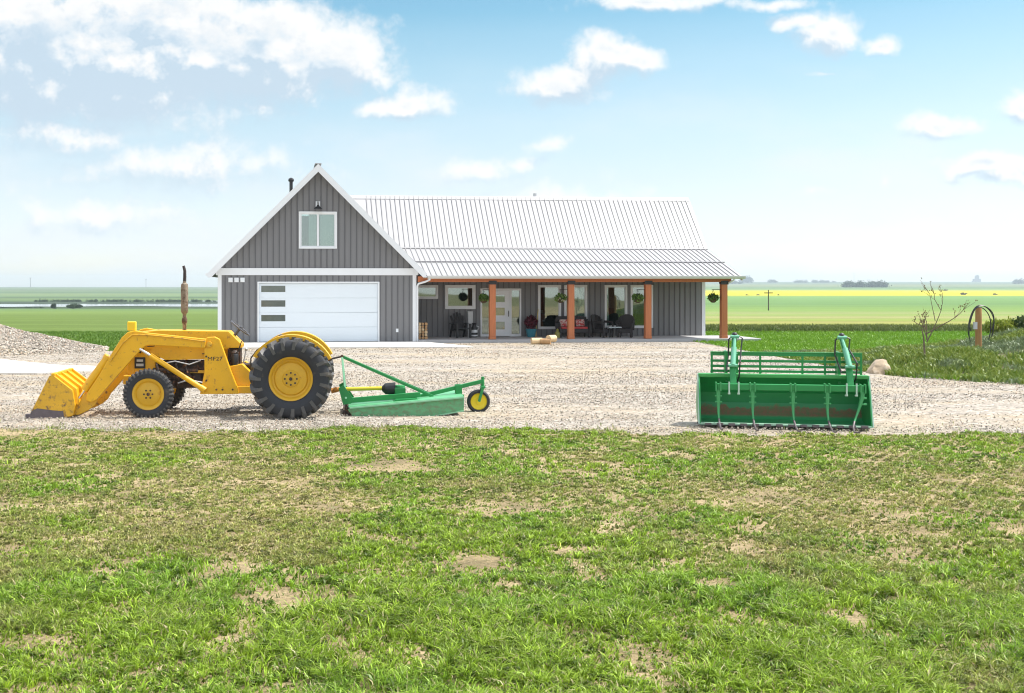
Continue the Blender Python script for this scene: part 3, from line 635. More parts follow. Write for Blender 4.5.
for u_ in (7.03, 10.27, 13.49, 16.71):
    b = B(); b.lh((u_-.125, -.16, .27), (u_+.125, .09, 2.40)); p = b.build('porch_post', CEDAR, HO, bevel=.012)
    b = B(); b.lh((u_-.135, -.17, .155), (u_+.135, .10, .27)); b.build('post_base', CEDAR, p, bevel=.01)
    b = B(); b.lh((u_-.15, -.155, 2.40), (u_+.15, .075, 2.47)); b.lh((u_-.16,-.165,2.37),(u_+.16,-.155,2.52)); b.build('post_bracket', BLK, p)
b = B(); b.lh((4.0, -.32, -.1), (18.2, 2.6, .15)); sl = b.build('porch_slab', SLAB, bevel=.012); sl.parent = HO
# interior (dim rooms seen through the glass)
b = B(); b.lh((GW, 6.2, .1), (16.6, 6.3, 3.6)); b.lh((7.9+1.1,2.76,.1),(9.1,6.2,3.4)); b.lh((11.95,2.76,.1),(12.05,6.2,3.4)); b.lh((-1.6,3.2,3.0),(1.6,3.3,5.3)); b.build('interior_wall', INTW, HO)
b = B(); b.lh((GW, 2.76, .02), (16.6, 6.2, .12)); b.lh((-3.6,.16,3.0),(3.6,3.2,3.08)); b.build('interior_floor', INTF, HO)
b = B(); b.prism([(3.4,.15),(4.2,.15),(4.2,1.1),(4.0,1.1),(3.95,.75),(3.4,.75)], 9.4, 11.3, 'x'); b.build('sofa', SOFA, HO)
for nm, lo_, hi_ in (('sideboard',(12.6,4.5,.15),(14.4,5.0,1.3)),('kitchen_counter',(5.5,4.6,.15),(6.9,5.2,1.1)),('wall_picture',(9.95,5.9,1.2),(10.5,6.19,2.4))): b = B(); b.lh(lo_, hi_); b.build(nm, SOFA, HO)
def window(parent, uo, vo, rect, name='window', split=False, fw=.075, curtain=None, front=None):
    u0, u1, z0, z1 = rect; v0 = vo-.045
    b = B(); b.lh((u0,v0,z0),(u0+fw,vo+.1,z1)); b.lh((u1-fw,v0,z0),(u1,vo+.1,z1)); b.lh((u0+fw,v0,z0),(u1-fw,vo+.1,z0+fw)); b.lh((u0+fw,v0,z1-fw),(u1-fw,vo+.1,z1))
    fr = b.build(name, WHT, parent, bevel=.005)
    b = B(); k = .035; v2 = v0+.03; a0, a1, c0, c1 = u0+fw, u1-fw, z0+fw, z1-fw
    b.lh((a0,v2,c0),(a0+k,v2+.05,c1)); b.lh((a1-k,v2,c0),(a1,v2+.05,c1)); b.lh((a0+k,v2,c0),(a1-k,v2+.05,c0+k)); b.lh((a0+k,v2,c1-k),(a1-k,v2+.05,c1))
    if split: b.lh(((a0+a1)/2-.04,v2-.012,c0+k),((a0+a1)/2+.04,v2+.06,c1-k))
    b.build('sash', WHT, fr)
    b = B(); b.lh((a0+.01,v2+.02,c0+.01),(a1-.01,v2+.03,c1-.01)); b.build('pane', GLASS, fr)
    if curtain:
        for (q0, q1) in curtain:
            b = B(); nn = int((q1-q0)/.025)
            for i in range(nn):
                x0 = q0+i*.025; d = .02*math.sin(i*1.5); b.lh((x0, vo+.17+d, c0-.02), (x0+.026, vo+.18+d, c1+.02))
            b.build('curtain', CURT, fr)
    return fr
window(HO, 0, 0, gwin, split=True, curtain=[(-.36,-.05),(.10,.70)])
for i, r_ in enumerate(WN): window(HO, 0, PV, r_, fw=.07 if i != 1 else .10, curtain={3: [(11.2,11.58)], 4: [(12.5,12.7)]}.get(i))
# front door unit: frame, two sidelights, door with three lites
u0, u1, z0, z1 = DR
b = B(); b.lh((u0,PV-.05,z0),(u0+.07,PV+.1,z1)); b.lh((u1-.07,PV-.05,z0),(u1,PV+.1,z1)); b.lh((u0+.07,PV-.05,z1-.08),(u1-.07,PV+.1,z1))
b.lh((u0+.42,PV-.05,z0),(u0+.49,PV+.1,z1-.08)); b.lh((u1-.49,PV-.05,z0),(u1-.42,PV+.1,z1-.08))
for a in (u0+.07, u1-.42): b.lh((a,PV-.04,z0),(a+.35,PV+.1,z0+.10))
fr = b.build('door_frame', WHT, HO, bevel=.005)
for a in (u0+.07, u1-.42):
    b = B(); b.lh((a+.0,PV+.01,z0+.1),(a+.35,PV+.02,z1-.08)); b.build('sidelight', GLASS, fr)
d0_, d1_ = u0+.49, u1-.49; L0 = d0_+.10; L1 = d1_-.22; lz = [(1.62,1.92),(1.05,1.38),(.45,.78)]
b = B(); wall_cells(b, d0_, d1_, z0+.02, z1-.085, PV-.0, PV+.05, [(L0, L1, a, c) for a, c in lz]); dd = b.build('front_door', WHT, HO)
for a, c in lz:
    b = B(); b.lh((L0,PV+.02,a),(L1,PV+.03,c)); b.build('door_lite', GLASS, dd)
b = B(); b.bar((d1_-.07,PV-.05,1.0),(d1_-.07,PV-.05,1.25),.025); b.lh((d1_-.08,PV-.05,1.12),(d1_-.06,PV,1.14)); b.build('door_handle', BLK, dd)
# garage door: sections with three slim windows
gw0, gw1, g0, g1 = gdoor
b = B(); b.lh((gw0,-.03,.05),(gw0+.06,.1,g1)); b.lh((gw1-.06,-.03,.05),(gw1,.1,g1)); b.lh((gw0+.06,-.03,g1-.06),(gw1-.06,.1,g1)); b.build('garage_door_frame', WHT, HO, bevel=.005)
sz = (g1-.07-g0)/4; lites = []
b = B()
for i in range(4):
    a = g0+i*sz; hs_ = []
    if i > 0: lit_ = (gw0+.15, gw0+1.10, a+.24, a+.49); lites.append(lit_); hs_ = [lit_]
    wall_cells(b, gw0+.065, gw1-.065, a+.006, a+sz-.004, .035, .08, hs_)
b.lh((gw0+.06,.075,g0),(gw1-.06,.09,g1-.06))
gdo = b.build('garage_door', DOORW, HO, bevel=.004)
for l_ in lites:
    b = B(); b.lh((l_[0]-.0,.03,l_[2]-.0),(l_[1],.068,l_[3])); b.build('door_window', mat('tinted_glass', (.10,.12,.11), .08, spec=1.0, var=.3, vscale=4), gdo)
b = B(); b.lh((gw0+.065,.02,g0-.015),(gw1-.065,.06,g0+.012)); b.build('bottom_seal', BLK, gdo)
# small fittings on the gable
for i in range(3):
    a = -3.53+i*.235; b = B(); b.lh((a,-.05,2.46),(a+.17,-.0,2.64)); b.lh((a+.02,-.065,2.48),(a+.15,-.05,2.56)); b.build('wall_vent', WHT, HO, bevel=.006)
b = B(); b.lh((3.12,-.04,.46),(3.22,.0,.60)); b.build('outlet_cover', WHT, HO)
b = B(); b.lh((-.09,-.03,5.47),(.09,-.0,5.68)); lp = b.build('wall_lamp', WHT, HO)
b = B(); b.tube([(0,-.03,5.60),(0,-.14,5.66),(0,-.24,5.60),(0,-.26,5.52)], .02, 8); b.lathe([(.035,5.53),(.06,5.47),(.17,5.38),(.175,5.36),(.15,5.365)], (0,-.26,0), 'z', 20); b.build('lamp_shade', LAMPB, lp, smooth=True)
b = B(); b.tube([(-1.05,1.6,5.9),(-1.05,1.6,6.62)], .07, 10); b.lathe([(.1,6.6),(.12,6.66),(.1,6.72),(.03,6.76)], (-1.05,1.6,0), 'z', 14); b.build('flue_pipe', BLK, HO)
b = B(); b.tube([(10.2,6.3,6.2),(10.2,6.3,6.58)], .09, 10); b.build('roof_vent', GALV, HO)

# ------------------------------------------------------------------ things on the porch
def onh(u_, v_, z_=.15): return hw(u_, v_, z_)
# firewood stack
fw = empty('firewood_stack', onh(4.20, .55), house_yaw); tag(fw, 'stack of split firewood on the porch beside the garage corner', 'firewood')
random.seed(3)
for i in range(6):
    for j in range(4):
        for k in range(1):
            r_ = random.uniform(.055, .075); x0 = -.19+j*.125+random.uniform(-.01,.01); z0 = .06+i*.112
            b = B(); a0 = random.random()*6; pts = [(x0+math.cos(a0+q*2*PI/6)*r_*random.uniform(.8,1.1), z0+math.sin(a0+q*2*PI/6)*r_*random.uniform(.8,1.0)) for q in range(6)]
            b.prism(pts, -.2+random.uniform(-.03,.03), .2); b.build('split_log', LOGE if random.random() < .4 else LOG, fw)
# adirondack style black chair
ch = empty('porch_chair', onh(6.02, 1.75), house_yaw+R(15)); tag(ch, 'black slatted lounge chair under the porch kitchen window', 'chair')
b = B()
for i in range(5):
    a = (i-2)*.115; top = 1.05-.05*abs(i-2)**1.5; b.bar((a*.75,.18,.32),(a*1.15,.42,top),.10,.02,up=(0,-1,.3))
b.build('backrest', BLK, ch)
b = B(); b.bar((0,-.30,.40),(0,.22,.30),.56,.03); b.build('seat', BLK, ch)
for s_ in (-1, 1):
    b = B(); b.lh((s_*.33-.06,-.36,.56),(s_*.33+.06,.30,.585)); b.build('armrest', BLK, ch)
    b = B(); b.bar((s_*.30,-.32,0),(s_*.30,-.32,.56),.05,.09); b.build('leg', BLK, ch)
    b = B(); b.bar((s_*.30,.42,0),(s_*.30,.16,.56),.05,.09); b.build('leg', BLK, ch)
# utility cabinet + small black and white ornament
b = B(); b.lh((-.11,-.05,0),(.11,.05,1.08)); b.lh((-.09,-.065,.5),(.09,-.05,1.02)); cb = b.build('utility_cabinet', GALV, bevel=.006); cb.location = onh(6.55, 2.52); cb.rotation_euler.z = house_yaw
tag(cb, 'narrow grey metal cabinet standing against the porch wall below the window', 'cabinet')
ob = empty('milk_can', onh(6.62, 1.9), house_yaw); tag(ob, 'small black milk can with white bands beside the black porch chair', 'milk can')
b = B(); b.lathe([(.11,0),(.14,.02),(.14,.36),(.08,.48),(.08,.54),(.11,.58),(.09,.60)], (0,0,0), 'z', 20); b.build('can_body', BLK, ob, smooth=True)
b = B(); b.lathe([(.143,.20),(.143,.32)], (0,0,0), 'z', 20); b.lathe([(.143,.05),(.143,.11)], (0,0,0), 'z', 20); b.build('can_band', WHT, ob, smooth=True)
b = B(); b.tube([(.13,0,.32),(.2,0,.36),(.2,0,.44),(.1,0,.48)], .012, 6); b.build('can_handle', WHT, ob)
# teal pot with dark red plant
def leafball(name, m, parent, c, rx, rz, n_, size=.08, tint=((.05,.1,.02),(.16,.24,.05)), lean=.9):
    a = np.random.normal(0, 1, (n_, 3)); a /= np.linalg.norm(a, axis=1)[:,None]; r_ = np.random.rand(n_)**.45
    P = a*r_[:,None]*np.array([rx, rx, rz])+np.array(c)
    return blades(name, P[:,0], P[:,1], P[:,2], np.random.uniform(.6, 1.3, n_)*size, np.random.uniform(.4, .8, n_)*size, np.random.uniform(.2, lean+.3, n_), lerp(tint[0], tint[1], np.random.rand(n_)), parent=parent)
pt = empty('potted_plant', onh(9.05, 1.9), house_yaw); tag(pt, 'dark red leafy plant in a teal pot right of the front door', 'plant')
b = B(); b.lathe([(.14,0),(.17,.03),(.22,.26),(.24,.34),(.21,.34),(.2,.30),(.0,.30)], (0,0,0), 'z', 24); b.build('pot', TEAL, pt, smooth=True)
leafball('leaves', None, pt, (0,0,.58), .26, .27, 420, .13, ((.05,.008,.015),(.17,.03,.05)))
# broom leaning against the wall
br = empty('broom', onh(9.4, 2.3), house_yaw); tag(br, 'yellow handled broom leaning on the porch wall beside the red plant', 'broom')
b = B(); b.tube([(-.06,0,.2),(.10,.22,1.15)], .018, 8); b.build('handle', mat('broom_handle', (.55,.42,.14), .6), br)
b = B(); b.prism([(-.14,0),(0,0),(-.03,.26),(-.09,.26)], -.03, .03); b.build('bristles', mat('straw_bristles', (.5,.38,.18), .9), br)
b = B(); b.lathe([(.10,0),(.12,.04),(.11,.22),(.05,.27),(.06,.33),(.02,.38)], (0,0,0), 'z', 14); jg = b.build('watering_jug', mat('olive_jug', (.30,.28,.07), .5), smooth=True); jg.location = onh(10.02, 1.2)
tag(jg, 'small olive yellow jug on the porch slab before the tall window', 'jug')
# wicker furniture
def wicker_chair(name, label, wdt, loc, rz, cushion, ct='chair'):
    e = empty(name, loc, rz); tag(e, label, ct); h = wdt/2
    b = B(); n_ = 14
    for i in range(n_):       # rounded high back
        a = PI*i/(n_-1); x0 = -math.cos(a)*h; y0 = .10+.22*math.sin(a); zt = .62+.34*max(0,math.sin(a))**.6 if wdt < 1 else (.66+.22*min(1, math.sin(a)*2.0))
        a2 = PI*(i+1)/(n_-1)
        b.bar((x0,y0,.30),(x0*1.04,y0+.07,zt), 2.6*h/n_+.02, .04, up=(0,-1,0))
    b.build('backrest', WICK, e)
    b = B(); b.lh((-h+.02,-.34,.18),(h-.02,.26,.36)); b.build('seat', WICK, e, bevel=.03)
    if cushion:
        b = B(); b.lh((-h+.07,-.33,.362),(h-.07,.16,.45)); b.build('cushion', RED, e, bevel=.03)
        for q in ((-.35,), (.35,)) if wdt > 1 else ((0,),):
            b = B(); b.box((q[0],.14,.60),(.38,.10,.30),Matrix.Rotation(R(-15),3,'X')); b.build('pillow', mat('pale_patterned_pillow', (.50,.42,.38), .9, var=.4, vscale=14, col2=(.4,.05,.05), c2amt=(.45,.55), c2scale=9), e, bevel=.04)
    for s_ in (-1,1):
        b = B(); b.tube([(s_*(h-.02),-.36,.0),(s_*h,-.36,.55),(s_*(h+.03),-.30,.63),(s_*(h+.02),.1,.66)], [.03,.035,.05,.05], 8); b.build('armrest', WICK, e, smooth=True)
        for yb in (-.30,.24):
            b = B(); b.tube([(s_*(h-.06),yb,0),(s_*(h-.06),yb,.2)], .025, 8); b.build('leg', WICK, e)
    return e
wicker_chair('loveseat', 'black wicker loveseat with red cushions behind the second porch post', 1.28, onh(10.75,1.5), house_yaw, True, 'loveseat')
wicker_chair('wicker_chair', 'round backed black wicker chair turned right beside the loveseat', .66, onh(11.93,1.35), house_yaw+R(38), False)
wicker_chair('wicker_chair', 'black wicker chair near the third porch post facing left', .62, onh(12.98,1.35), house_yaw-R(25), False)
tb = empty('side_table', onh(12.45,1.3), house_yaw); tag(tb, 'low table with pale top between the two black wicker chairs', 'table')
b = B(); b.lh((-.28,-.25,.40),(.28,.25,.45)); b.build('table_top', mat('pale_table_top', (.42,.48,.50), .3), tb, bevel=.008)
for sx in (-1,1):
    for sy in (-1,1):
        b = B(); b.bar((sx*.24,sy*.21,0),(sx*.24,sy*.21,.40),.03); b.build('leg', WICK, tb)
# hanging baskets on brackets at the posts
LB = ['hanging basket of trailing dark plants at the porch post by the front door','hanging basket with pale flowers at the second porch post','hanging basket of green leaves at the third porch post','hanging basket at the rightmost porch post against the field']
for i, (u_, du, sz) in enumerate(((7.03,-.35,.20),(10.27,-.42,.27),(13.49,-.42,.26),(16.71,-.45,.22))):
    e = empty('hanging_basket', onh(u_+du, -.05, 0), house_yaw); tag(e, LB[i], 'hanging basket', 'hanging baskets on the porch posts')
    b = B(); b.tube([(-du-.125,0,2.16),(-.03,0,2.16),(-.06,0,2.14)], .012, 6)
    for a in (0, 2.1, 4.2): b.tube([(0,0,2.15),(math.cos(a)*.15,math.sin(a)*.15,1.80)], .006, 4)
    b.build('bracket', BLK, e)
    b = B(); b.lathe([(.05,1.62),(.11,1.65),(.16,1.79),(.15,1.80)], (0,0,0), 'z', 16); b.build('basket', mat('coco_basket', (.07,.045,.02), .9), e, smooth=True)
    leafball('foliage', None, e, (0,0,1.80), sz, .17, 520, .09, ((.03,.07,.012),(.15,.26,.04)))
    if i == 1: leafball('flowers', None, e, (0,-.05,1.80), sz, .15, 110, .06, ((.5,.45,.3),(.7,.6,.45)))
# logs and rocks in front of the slab
def rock(name, loc, s_, label, m=ROCK, seed=1, cat='rock', sub=3):
    random.seed(seed); b = B(); g = bmesh.ops.create_icosphere(b.bm, subdivisions=sub, radius=1)
    from mathutils import noise
    planes = [(Vector((random.gauss(0,1), random.gauss(0,1), random.gauss(0,1))).normalized(), random.uniform(.45,.75)) for _ in range(13)]
    for vv in g['verts']:
        p = vv.co.copy()
        for nn, d in planes:
            q = p.dot(nn)
            if q > d: p -= nn*(q-d)
        p *= 1+.16*noise.noise(p*1.8+Vector((seed,0,0)))+.06*noise.noise(p*6); vv.co = Vector((p.x*s_[0], p.y*s_[1], p.z*s_[2]))
    zmin = min(v_.co.z for v_ in b.bm.verts)
    for v_ in b.bm.verts: v_.co.z -= zmin+.06*s_[2]
    o = b.build(name, m); o.location = loc; tag(o, label, cat); return o
ld = at(540, 341, 44.8)
for i, (dx, dy, L_, r_, a, lb) in enumerate(((-.12,0,.42,.13,10,'pale cut log lying on gravel before the porch'),(.22,-.1,.40,.12,-20,'reddish cut log lying against the pale one before the porch'),(.46,.0,.36,.14,40,'round log piece with pale end on top near the porch slab'))):
    b = B(); b.tube([(-L_/2,0,r_),(L_/2,0,r_)], r_, 12, True); o = b.build('cut_log', LOGE if i != 1 else LOG, smooth=True); o.location = (ld[0]+dx, 44.9+dy, .03 if i < 2 else .12); o.rotation_euler.z = R(a); tag(o, lb, 'log', 'cut logs before the porch')
def hull_rock(name, loc, pts, label, m=ROCK):
    from mathutils import noise
    bm = bmesh.new(); [bm.verts.new(p) for p in pts]; g = bmesh.ops.convex_hull(bm, input=bm.verts)
    bmesh.ops.triangulate(bm, faces=bm.faces); bmesh.ops.subdivide_edges(bm, edges=bm.edges, cuts=5, use_grid_fill=True)
    for v_ in bm.verts: v_.co += v_.co.normalized()*(.035*noise.noise(v_.co*6)+.012*noise.noise(v_.co*18))
    b = B(); b.bm.free(); b.bm = bm; o = b.build(name, m, smooth=True); o.location = loc; tag(o, label, 'rock')
hull_rock('boulder', (at(879.5,375,30.2)[0], 30.2, -.04), [(-.30,-.22,0),(-.28,-.24,.18),(-.22,-.20,.30),(.02,-.12,.46),(.14,-.10,.42),(.24,-.18,.16),(.29,-.16,.02),(-.18,-.30,0),(.10,-.28,.02),(.05,-.26,.30),(-.28,.2,.1),(.0,.25,.40),(.26,.2,.2),(.2,.28,0),(-.2,.26,0)], 'tan boulder at the gravel edge right of the green bucket')
rock('boulder', (21.2, 33.2, .80), (.35,.3,.2), 'low pinkish rock on top of the berm at the right edge', seed=9, m=mat('pink_rock', (.42,.33,.29), .9, var=.25, bump=.6, bscale=8))

# ------------------------------------------------------------------ yellow loader tractor
TC = 20.95; TX = (290-CX0)*20.25/FOC
TR = empty('loader_tractor', (TX, TC, 0)); tag(TR, 'yellow industrial tractor with front loader bucket parked on gravel', 'tractor')
def tl(px, py, Y): p = at(px, py, Y); return (p[0]-TX, p[2])       # local x, z for a feature on plane Y
def tp(px, py, Y): q = tl(px, py, Y); return (q[0], Y-TC, q[1])
YN = 20.42; YF = 2*TC-YN                                            # near and far loader arm planes
def wheel(parent, c, R_, wdt, rim_r, lugs, face, mrim=RIMY, rear=True):
    e = empty('wheel', c, 0, parent); e.name = 'rear_wheel' if rear else 'front_wheel'
    h = wdt/2; Rb = R_-(.052 if rear else .020)
    b = B(); b.lathe([(rim_r,-h*.62),(rim_r+.03,-h*.80),(rim_r+(Rb-rim_r)*.5,-h*1.0),(Rb-.06,-h*.96),(Rb-.015,-h*.80),(Rb,-h*.4),(Rb+.004,0),(Rb,h*.4),(Rb-.015,h*.80),(Rb-.06,h*.96),(rim_r+(Rb-rim_r)*.5,h),(rim_r+.03,h*.80),(rim_r,h*.62)], (0,0,0), 'y', 72, close=True)
    b.build('tyre', RUB, e, smooth=True); b = B()
    for s_ in (-1, 1):
        for k in range(lugs):
            a = 2*PI*(k+(.5 if s_ > 0 else 0))/lugs; vs = []
            if rear:
                prof = [(0.0,0.0,Rb-.02,R_),( .055,h*.5,Rb-.02,R_),(.125,h*.95,Rb-.05,R_-.010),(.150,h*1.07,Rb-.10,Rb-.02),(.160,h*1.06,Rb-.16,Rb-.10)]
                wa = .052
            else:
                prof = [(0,h*.45,Rb-.02,R_),(.0,h*.80,Rb-.03,R_-.004),(.0,h*1.0,Rb-.06,Rb-.02)]; wa = .042
            n_ = len(prof)
            for (da, yv, r0, r1) in prof:
                for (aa, rr) in ((a+da-wa, r0),(a+da-wa*.7, r1),(a+da+wa*.7, r1),(a+da+wa, r0)): vs.append((math.cos(aa)*rr, s_*yv, math.sin(aa)*rr))
            fs = [(0,1,2,3), tuple(4*(n_-1)+q for q in (3,2,1,0))]
            for i in range(n_-1):
                for q in range(3): fs.append((4*i+q, 4*i+q+1, 4*i+q+5, 4*i+q+4))
            b.poly(vs, fs)
    b.build('tread', RUBT, e)
    s_ = face; rr = rim_r
    prof = [(rr+.012,s_*h*.78),(rr+.016,s_*h*.70),(rr-.012,s_*h*.62),(rr-.03,s_*h*.45),(rr-.045,s_*h*.18),(rr*.80,s_*h*.10),(rr*.74,s_*h*.22),(rr*.42,s_*h*.30),(rr*.36,s_*h*.42),(rr*.12,s_*h*.42),(rr*.10,s_*h*.50),(.001,s_*h*.50)]
    b = B(); b.lathe(prof, (0,0,0), 'y', 48, cap=False); b.lathe([(rr+.012,-s_*h*.78),(rr-.03,-s_*h*.5),(rr-.04,s_*h*.1)], (0,0,0), 'y', 48, cap=False); b.build('rim', mrim, e, smooth=True)
    b = B()
    for k in range(8 if rear else 6):
        a = 2*PI*k/(8 if rear else 6); q = (math.cos(a)*rr*.28, math.sin(a)*rr*.28); b.tube([(q[0],s_*h*.40,q[1]),(q[0],s_*h*.56,q[1])], .017, 6)
    b.tube([(0,s_*h*.45,0),(0,s_*h*.66,0)], .03, 8)
    b.build('wheel_nuts', IRON, e)
    return e
rw = wheel(TR, (0, 20.03-TC, .722), .722, .38, .37, 19, -1)
rw2 = wheel(TR, (0, TC-20.03, .722), .722, .38, .37, 20, 1)
fx = tl(150.5, 394, 20.42)[0]
w1_ = wheel(TR, (fx, -.74, .445), .445, .20, .262, 34, -1, rear=False); w2_ = wheel(TR, (fx, .74, .445), .445, .20, .262, 34, 1, rear=False)
w1_.rotation_euler.z = R(3)
# fenders
for s_, y0, y1 in ((-1, -.86, -.54), (1, .54, .86)):
    b = B(); n_ = 18; a0, a1 = R(26), R(150); ro = .775
    for i in range(n_):
        a = a0+(a1-a0)*i/n_; c_ = a0+(a1-a0)*(i+1)/n_
        pa, pb = [(math.cos(q)*ro, .735+math.sin(q)*ro*.96) for q in (a, c_)]; qa, qb = [(math.cos(q)*(ro-.035), .735+math.sin(q)*(ro-.035)*.96) for q in (a, c_)]
        b.prism([pa, pb, qb, qa], y0, y1)
        yo = y0 if s_ < 0 else y1; ra, rb = [(math.cos(q)*(ro-.08), .735+math.sin(q)*(ro-.08)*.96) for q in (a, c_)]
        b.prism([qa, qb, rb, ra], yo, yo-s_*.03)
        yi = y1 if s_ < 0 else y0; ra, rb = [(math.cos(q)*(ro-.38), .735+math.sin(q)*(ro-.38)*.96) for q in (a, c_)]
        b.prism([qa, qb, rb, ra], yi, yi+s_*.02)
    b.build('fender', YEL, TR, smooth=True)
# chassis, engine and transmission
b = B()
x0 = tl(137,0,20.9)[0]; x1 = tl(247,0,20.9)[0]
b.lh((x0+.2,-.20,.50),(-1.25,.20,.98)); b.lh((x0+.5,-.24,.62),(x0+1.2,.24,.84)); b.tube([(x0+.35,-.27,.82),(x0+1.15,-.27,.82)], .05, 8)
for i in range(4): b.tube([(x0+.42+i*.17,-.2,1.0),(x0+.42+i*.17,-.32,.92),(x0+.46+i*.17,-.34,.78)], .022, 6)
b.lh((-1.25,-.24,.46),(-.25,.24,.92)); b.lh((-.35,-.30,.50),(.35,.30,.98)); b.tube([(0,-.92,.722),(0,.92,.722)], .11, 14)
b.tube([(x0+.6,-.26,.58),(x0+.75,-.30,.58)], .07, 10); b.lathe([(.09,-.33),(.1,-.30),(.1,-.2)], (x0+.95,0,.70), 'y', 14)
b.tube([(x0+.22,0,.75),(x0+.30,0,.75)], .28, 20)
b.build('engine', IRON, TR)
b = B(); b.tube([(x0+.55,-.30,.95),(x0+.75,-.34,.99),(x0+1.0,-.33,.93),(x0+1.2,-.30,1.0)], .012, 6); b.tube([(x0+.8,-.34,.60),(x0+1.0,-.36,.66),(x0+1.25,-.32,.60)], .014, 6); b.build('fuel_line', GALV, TR, smooth=True)
b = B(); b.lh((fx-.07,-.50,.36),(fx+.07,.50,.50)); b.lh((fx-.16,-.15,.46),(fx+.35,.15,.62)); b.tube([(fx,-.70,.445),(fx,.70,.445)], .05, 10); b.build('front_axle', YELD, TR, bevel=.01)
# front frame and grille shell
ax0 = tl(128.5,0,20.7)[0]; ax1 = tl(160,0,20.7)[0]
zt = tl(0,349,20.7)[1]; zb = tl(0,383,20.6)[1]
b = B(); b.lh((ax0,-.27,.62),(ax0+.12,.27,zt)); b.lh((ax0+.12,-.27,.62),(ax0+.50,-.24,zt)); b.lh((ax0+.12,.24,.62),(ax0+.50,.27,zt)); b.lh((ax0-.06,-.36,.58),(ax0+.30,.36,.74)); b.build('grille_shell', YEL, TR, bevel=.015)
for s_ in (-1, 1):
    b = B(); b.lh((ax0+.13,s_*.272,.86),(ax0+.32,s_*.29,1.06)); hl = b.build('headlight', BLK, TR, bevel=.01)
    b = B(); b.lh((ax0+.16,s_*.288,.90),(ax0+.29,s_*.298,.945)); b.lh((ax0+.17,s_*.288,.98),(ax0+.28,s_*.298,1.02)); b.build('lamp_lens', GALV, hl)
# hood with panel sides, cowl
hx0 = tl(138,0,20.8)[0]; hx1 = tl(229,0,20.8)[0]; hz = tl(0,329.5,20.95)[1]
b = B(); b.prism([(hx0,1.20),(hx0,hz-.10),(hx0+.08,hz-.03),(hx0+.4,hz),(hx1,hz-.02),(hx1+.24,hz-.26),(hx1+.24,hz-.32),(hx1,hz-.32),(hx1,1.20)], -.26, .26); b.build('hood', YEL, TR, bevel=.04)
px_ = [tl(157,344,20.68), tl(205,345.5,20.68), tl(207,359,20.68), tl(166,359.5,20.68), tl(150,352,20.68)]
for s_ in (-1, 1): b = B(); b.prism(px_, s_*.27, s_*.30); b.build('side_panel', YEL, TR, bevel=.006)
q0, q1 = tl(165,370.5,20.66), tl(206,371.5,20.66)
for s_ in (-1, 1): b = B(); b.bar((q0[0], s_*.29, q0[1]), (q1[0], s_*.29, q1[1]), .03, .05); b.build('frame_rail', YELD, TR)
b = B(); q = tl(232,352,20.8); b.lh((hx1-.02,-.20,.92),(hx1+.20,.20,1.28)); b.tube([(hx1+.16,-.24,1.15),(hx1+.05,-.27,1.02),(hx1+.12,-.26,.9)], .02, 6); b.lathe([(.06,.92),(.07,.95),(.07,1.14),(.03,1.18)], (hx1+.12,-.27,0), 'z', 12); b.build('bell_housing', IRON, TR)
b = B(); b.lathe([(.055,.90),(.06,.92),(.06,1.10),(.05,1.12)], (hx1+.13,-.38,0), 'z', 12); b.build('oil_filter', BLK, TR, smooth=True)
# operator platform and step
s0 = tl(229,365,20.5); s1 = tl(249,386,20.5)
for y0, y1 in ((-.46, -.24), (.24, .46)):
    b = B(); b.prism([(s0[0]-.02,s0[1]-.02),(s0[0]+.22,s0[1]+.02),(s1[0]+.05,s0[1]-.16),(s1[0]+.05,s1[1]),(s0[0]+.03,s1[1]),(s0[0]+.03,s1[1]+.20)], y0, y1); b.build('foot_platform', YEL, TR, bevel=.01)
f0 = tl(199,386,YN); f1 = tl(247,393.5,YN)
for y_ in (-.52, .46): b = B(); b.lh((f0[0]+.3,y_,f1[1]),(f1[0]+.25,y_+.06,f0[1])); b.build('side_rail', YEL, TR, bevel=.01)
# seat, steering wheel, levers
b = B(); b.lh((-.66,-.24,1.12),(-.28,.24,1.20)); sx_ = b.build('seat', BLK, TR, bevel=.03)
b = B(); b.box((-.26,0,1.32),(.07,.44,.26),Matrix.Rotation(R(12),3,'Y')); b.build('seat_back', BLK, sx_, bevel=.03)
b = B(); b.lh((-.58,-.12,.95),(-.36,.12,1.12)); b.build('seat_base', IRON, sx_)
c_ = Vector(tp(240.5,328,20.95)); ax_ = Vector((.62,0,.78)).normalized()
b = B(); e1 = ax_.cross(Vector((0,1,0))).normalized(); e2 = Vector((0,1,0)); ring = [c_+(e1*math.cos(2*PI*i/24)+e2*math.sin(2*PI*i/24))*.20 for i in range(25)]
b.tube(ring, .014, 8, cap=False)
for a in (0, 2.1, 4.2): b.tube([c_, c_+(e1*math.cos(a)+e2*math.sin(a))*.2], .009, 6)
b.tube([c_+ax_*.02, c_-ax_*.42], .026, 8); b.lathe([(.05,-.02),(.05,.03),(.02,.04)], c_, 'z', 12); b.build('steering_wheel', mat('worn_grey_wheel', (.10,.10,.11), .4, .3, var=.3), TR, smooth=True)
a = tp(241,375,20.8); c2 = tp(246,349,20.8); b = B(); b.tube([a, c2], .012, 6); b.ball(c2, .028); b.build('gear_lever', GALV, TR)
a = tp(227.5,361,20.6); c2 = tp(241,341,20.6); b = B(); b.tube([a, ((a[0]+c2[0])/2+.06,a[1],(a[2]+c2[2])/2), c2], .010, 6); b.tube([tp(250,372,20.7), tp(250.5,358,20.7), tp(257,349.5,20.7)], .014, 6); b.build('control_lever', BLK, TR, smooth=True)
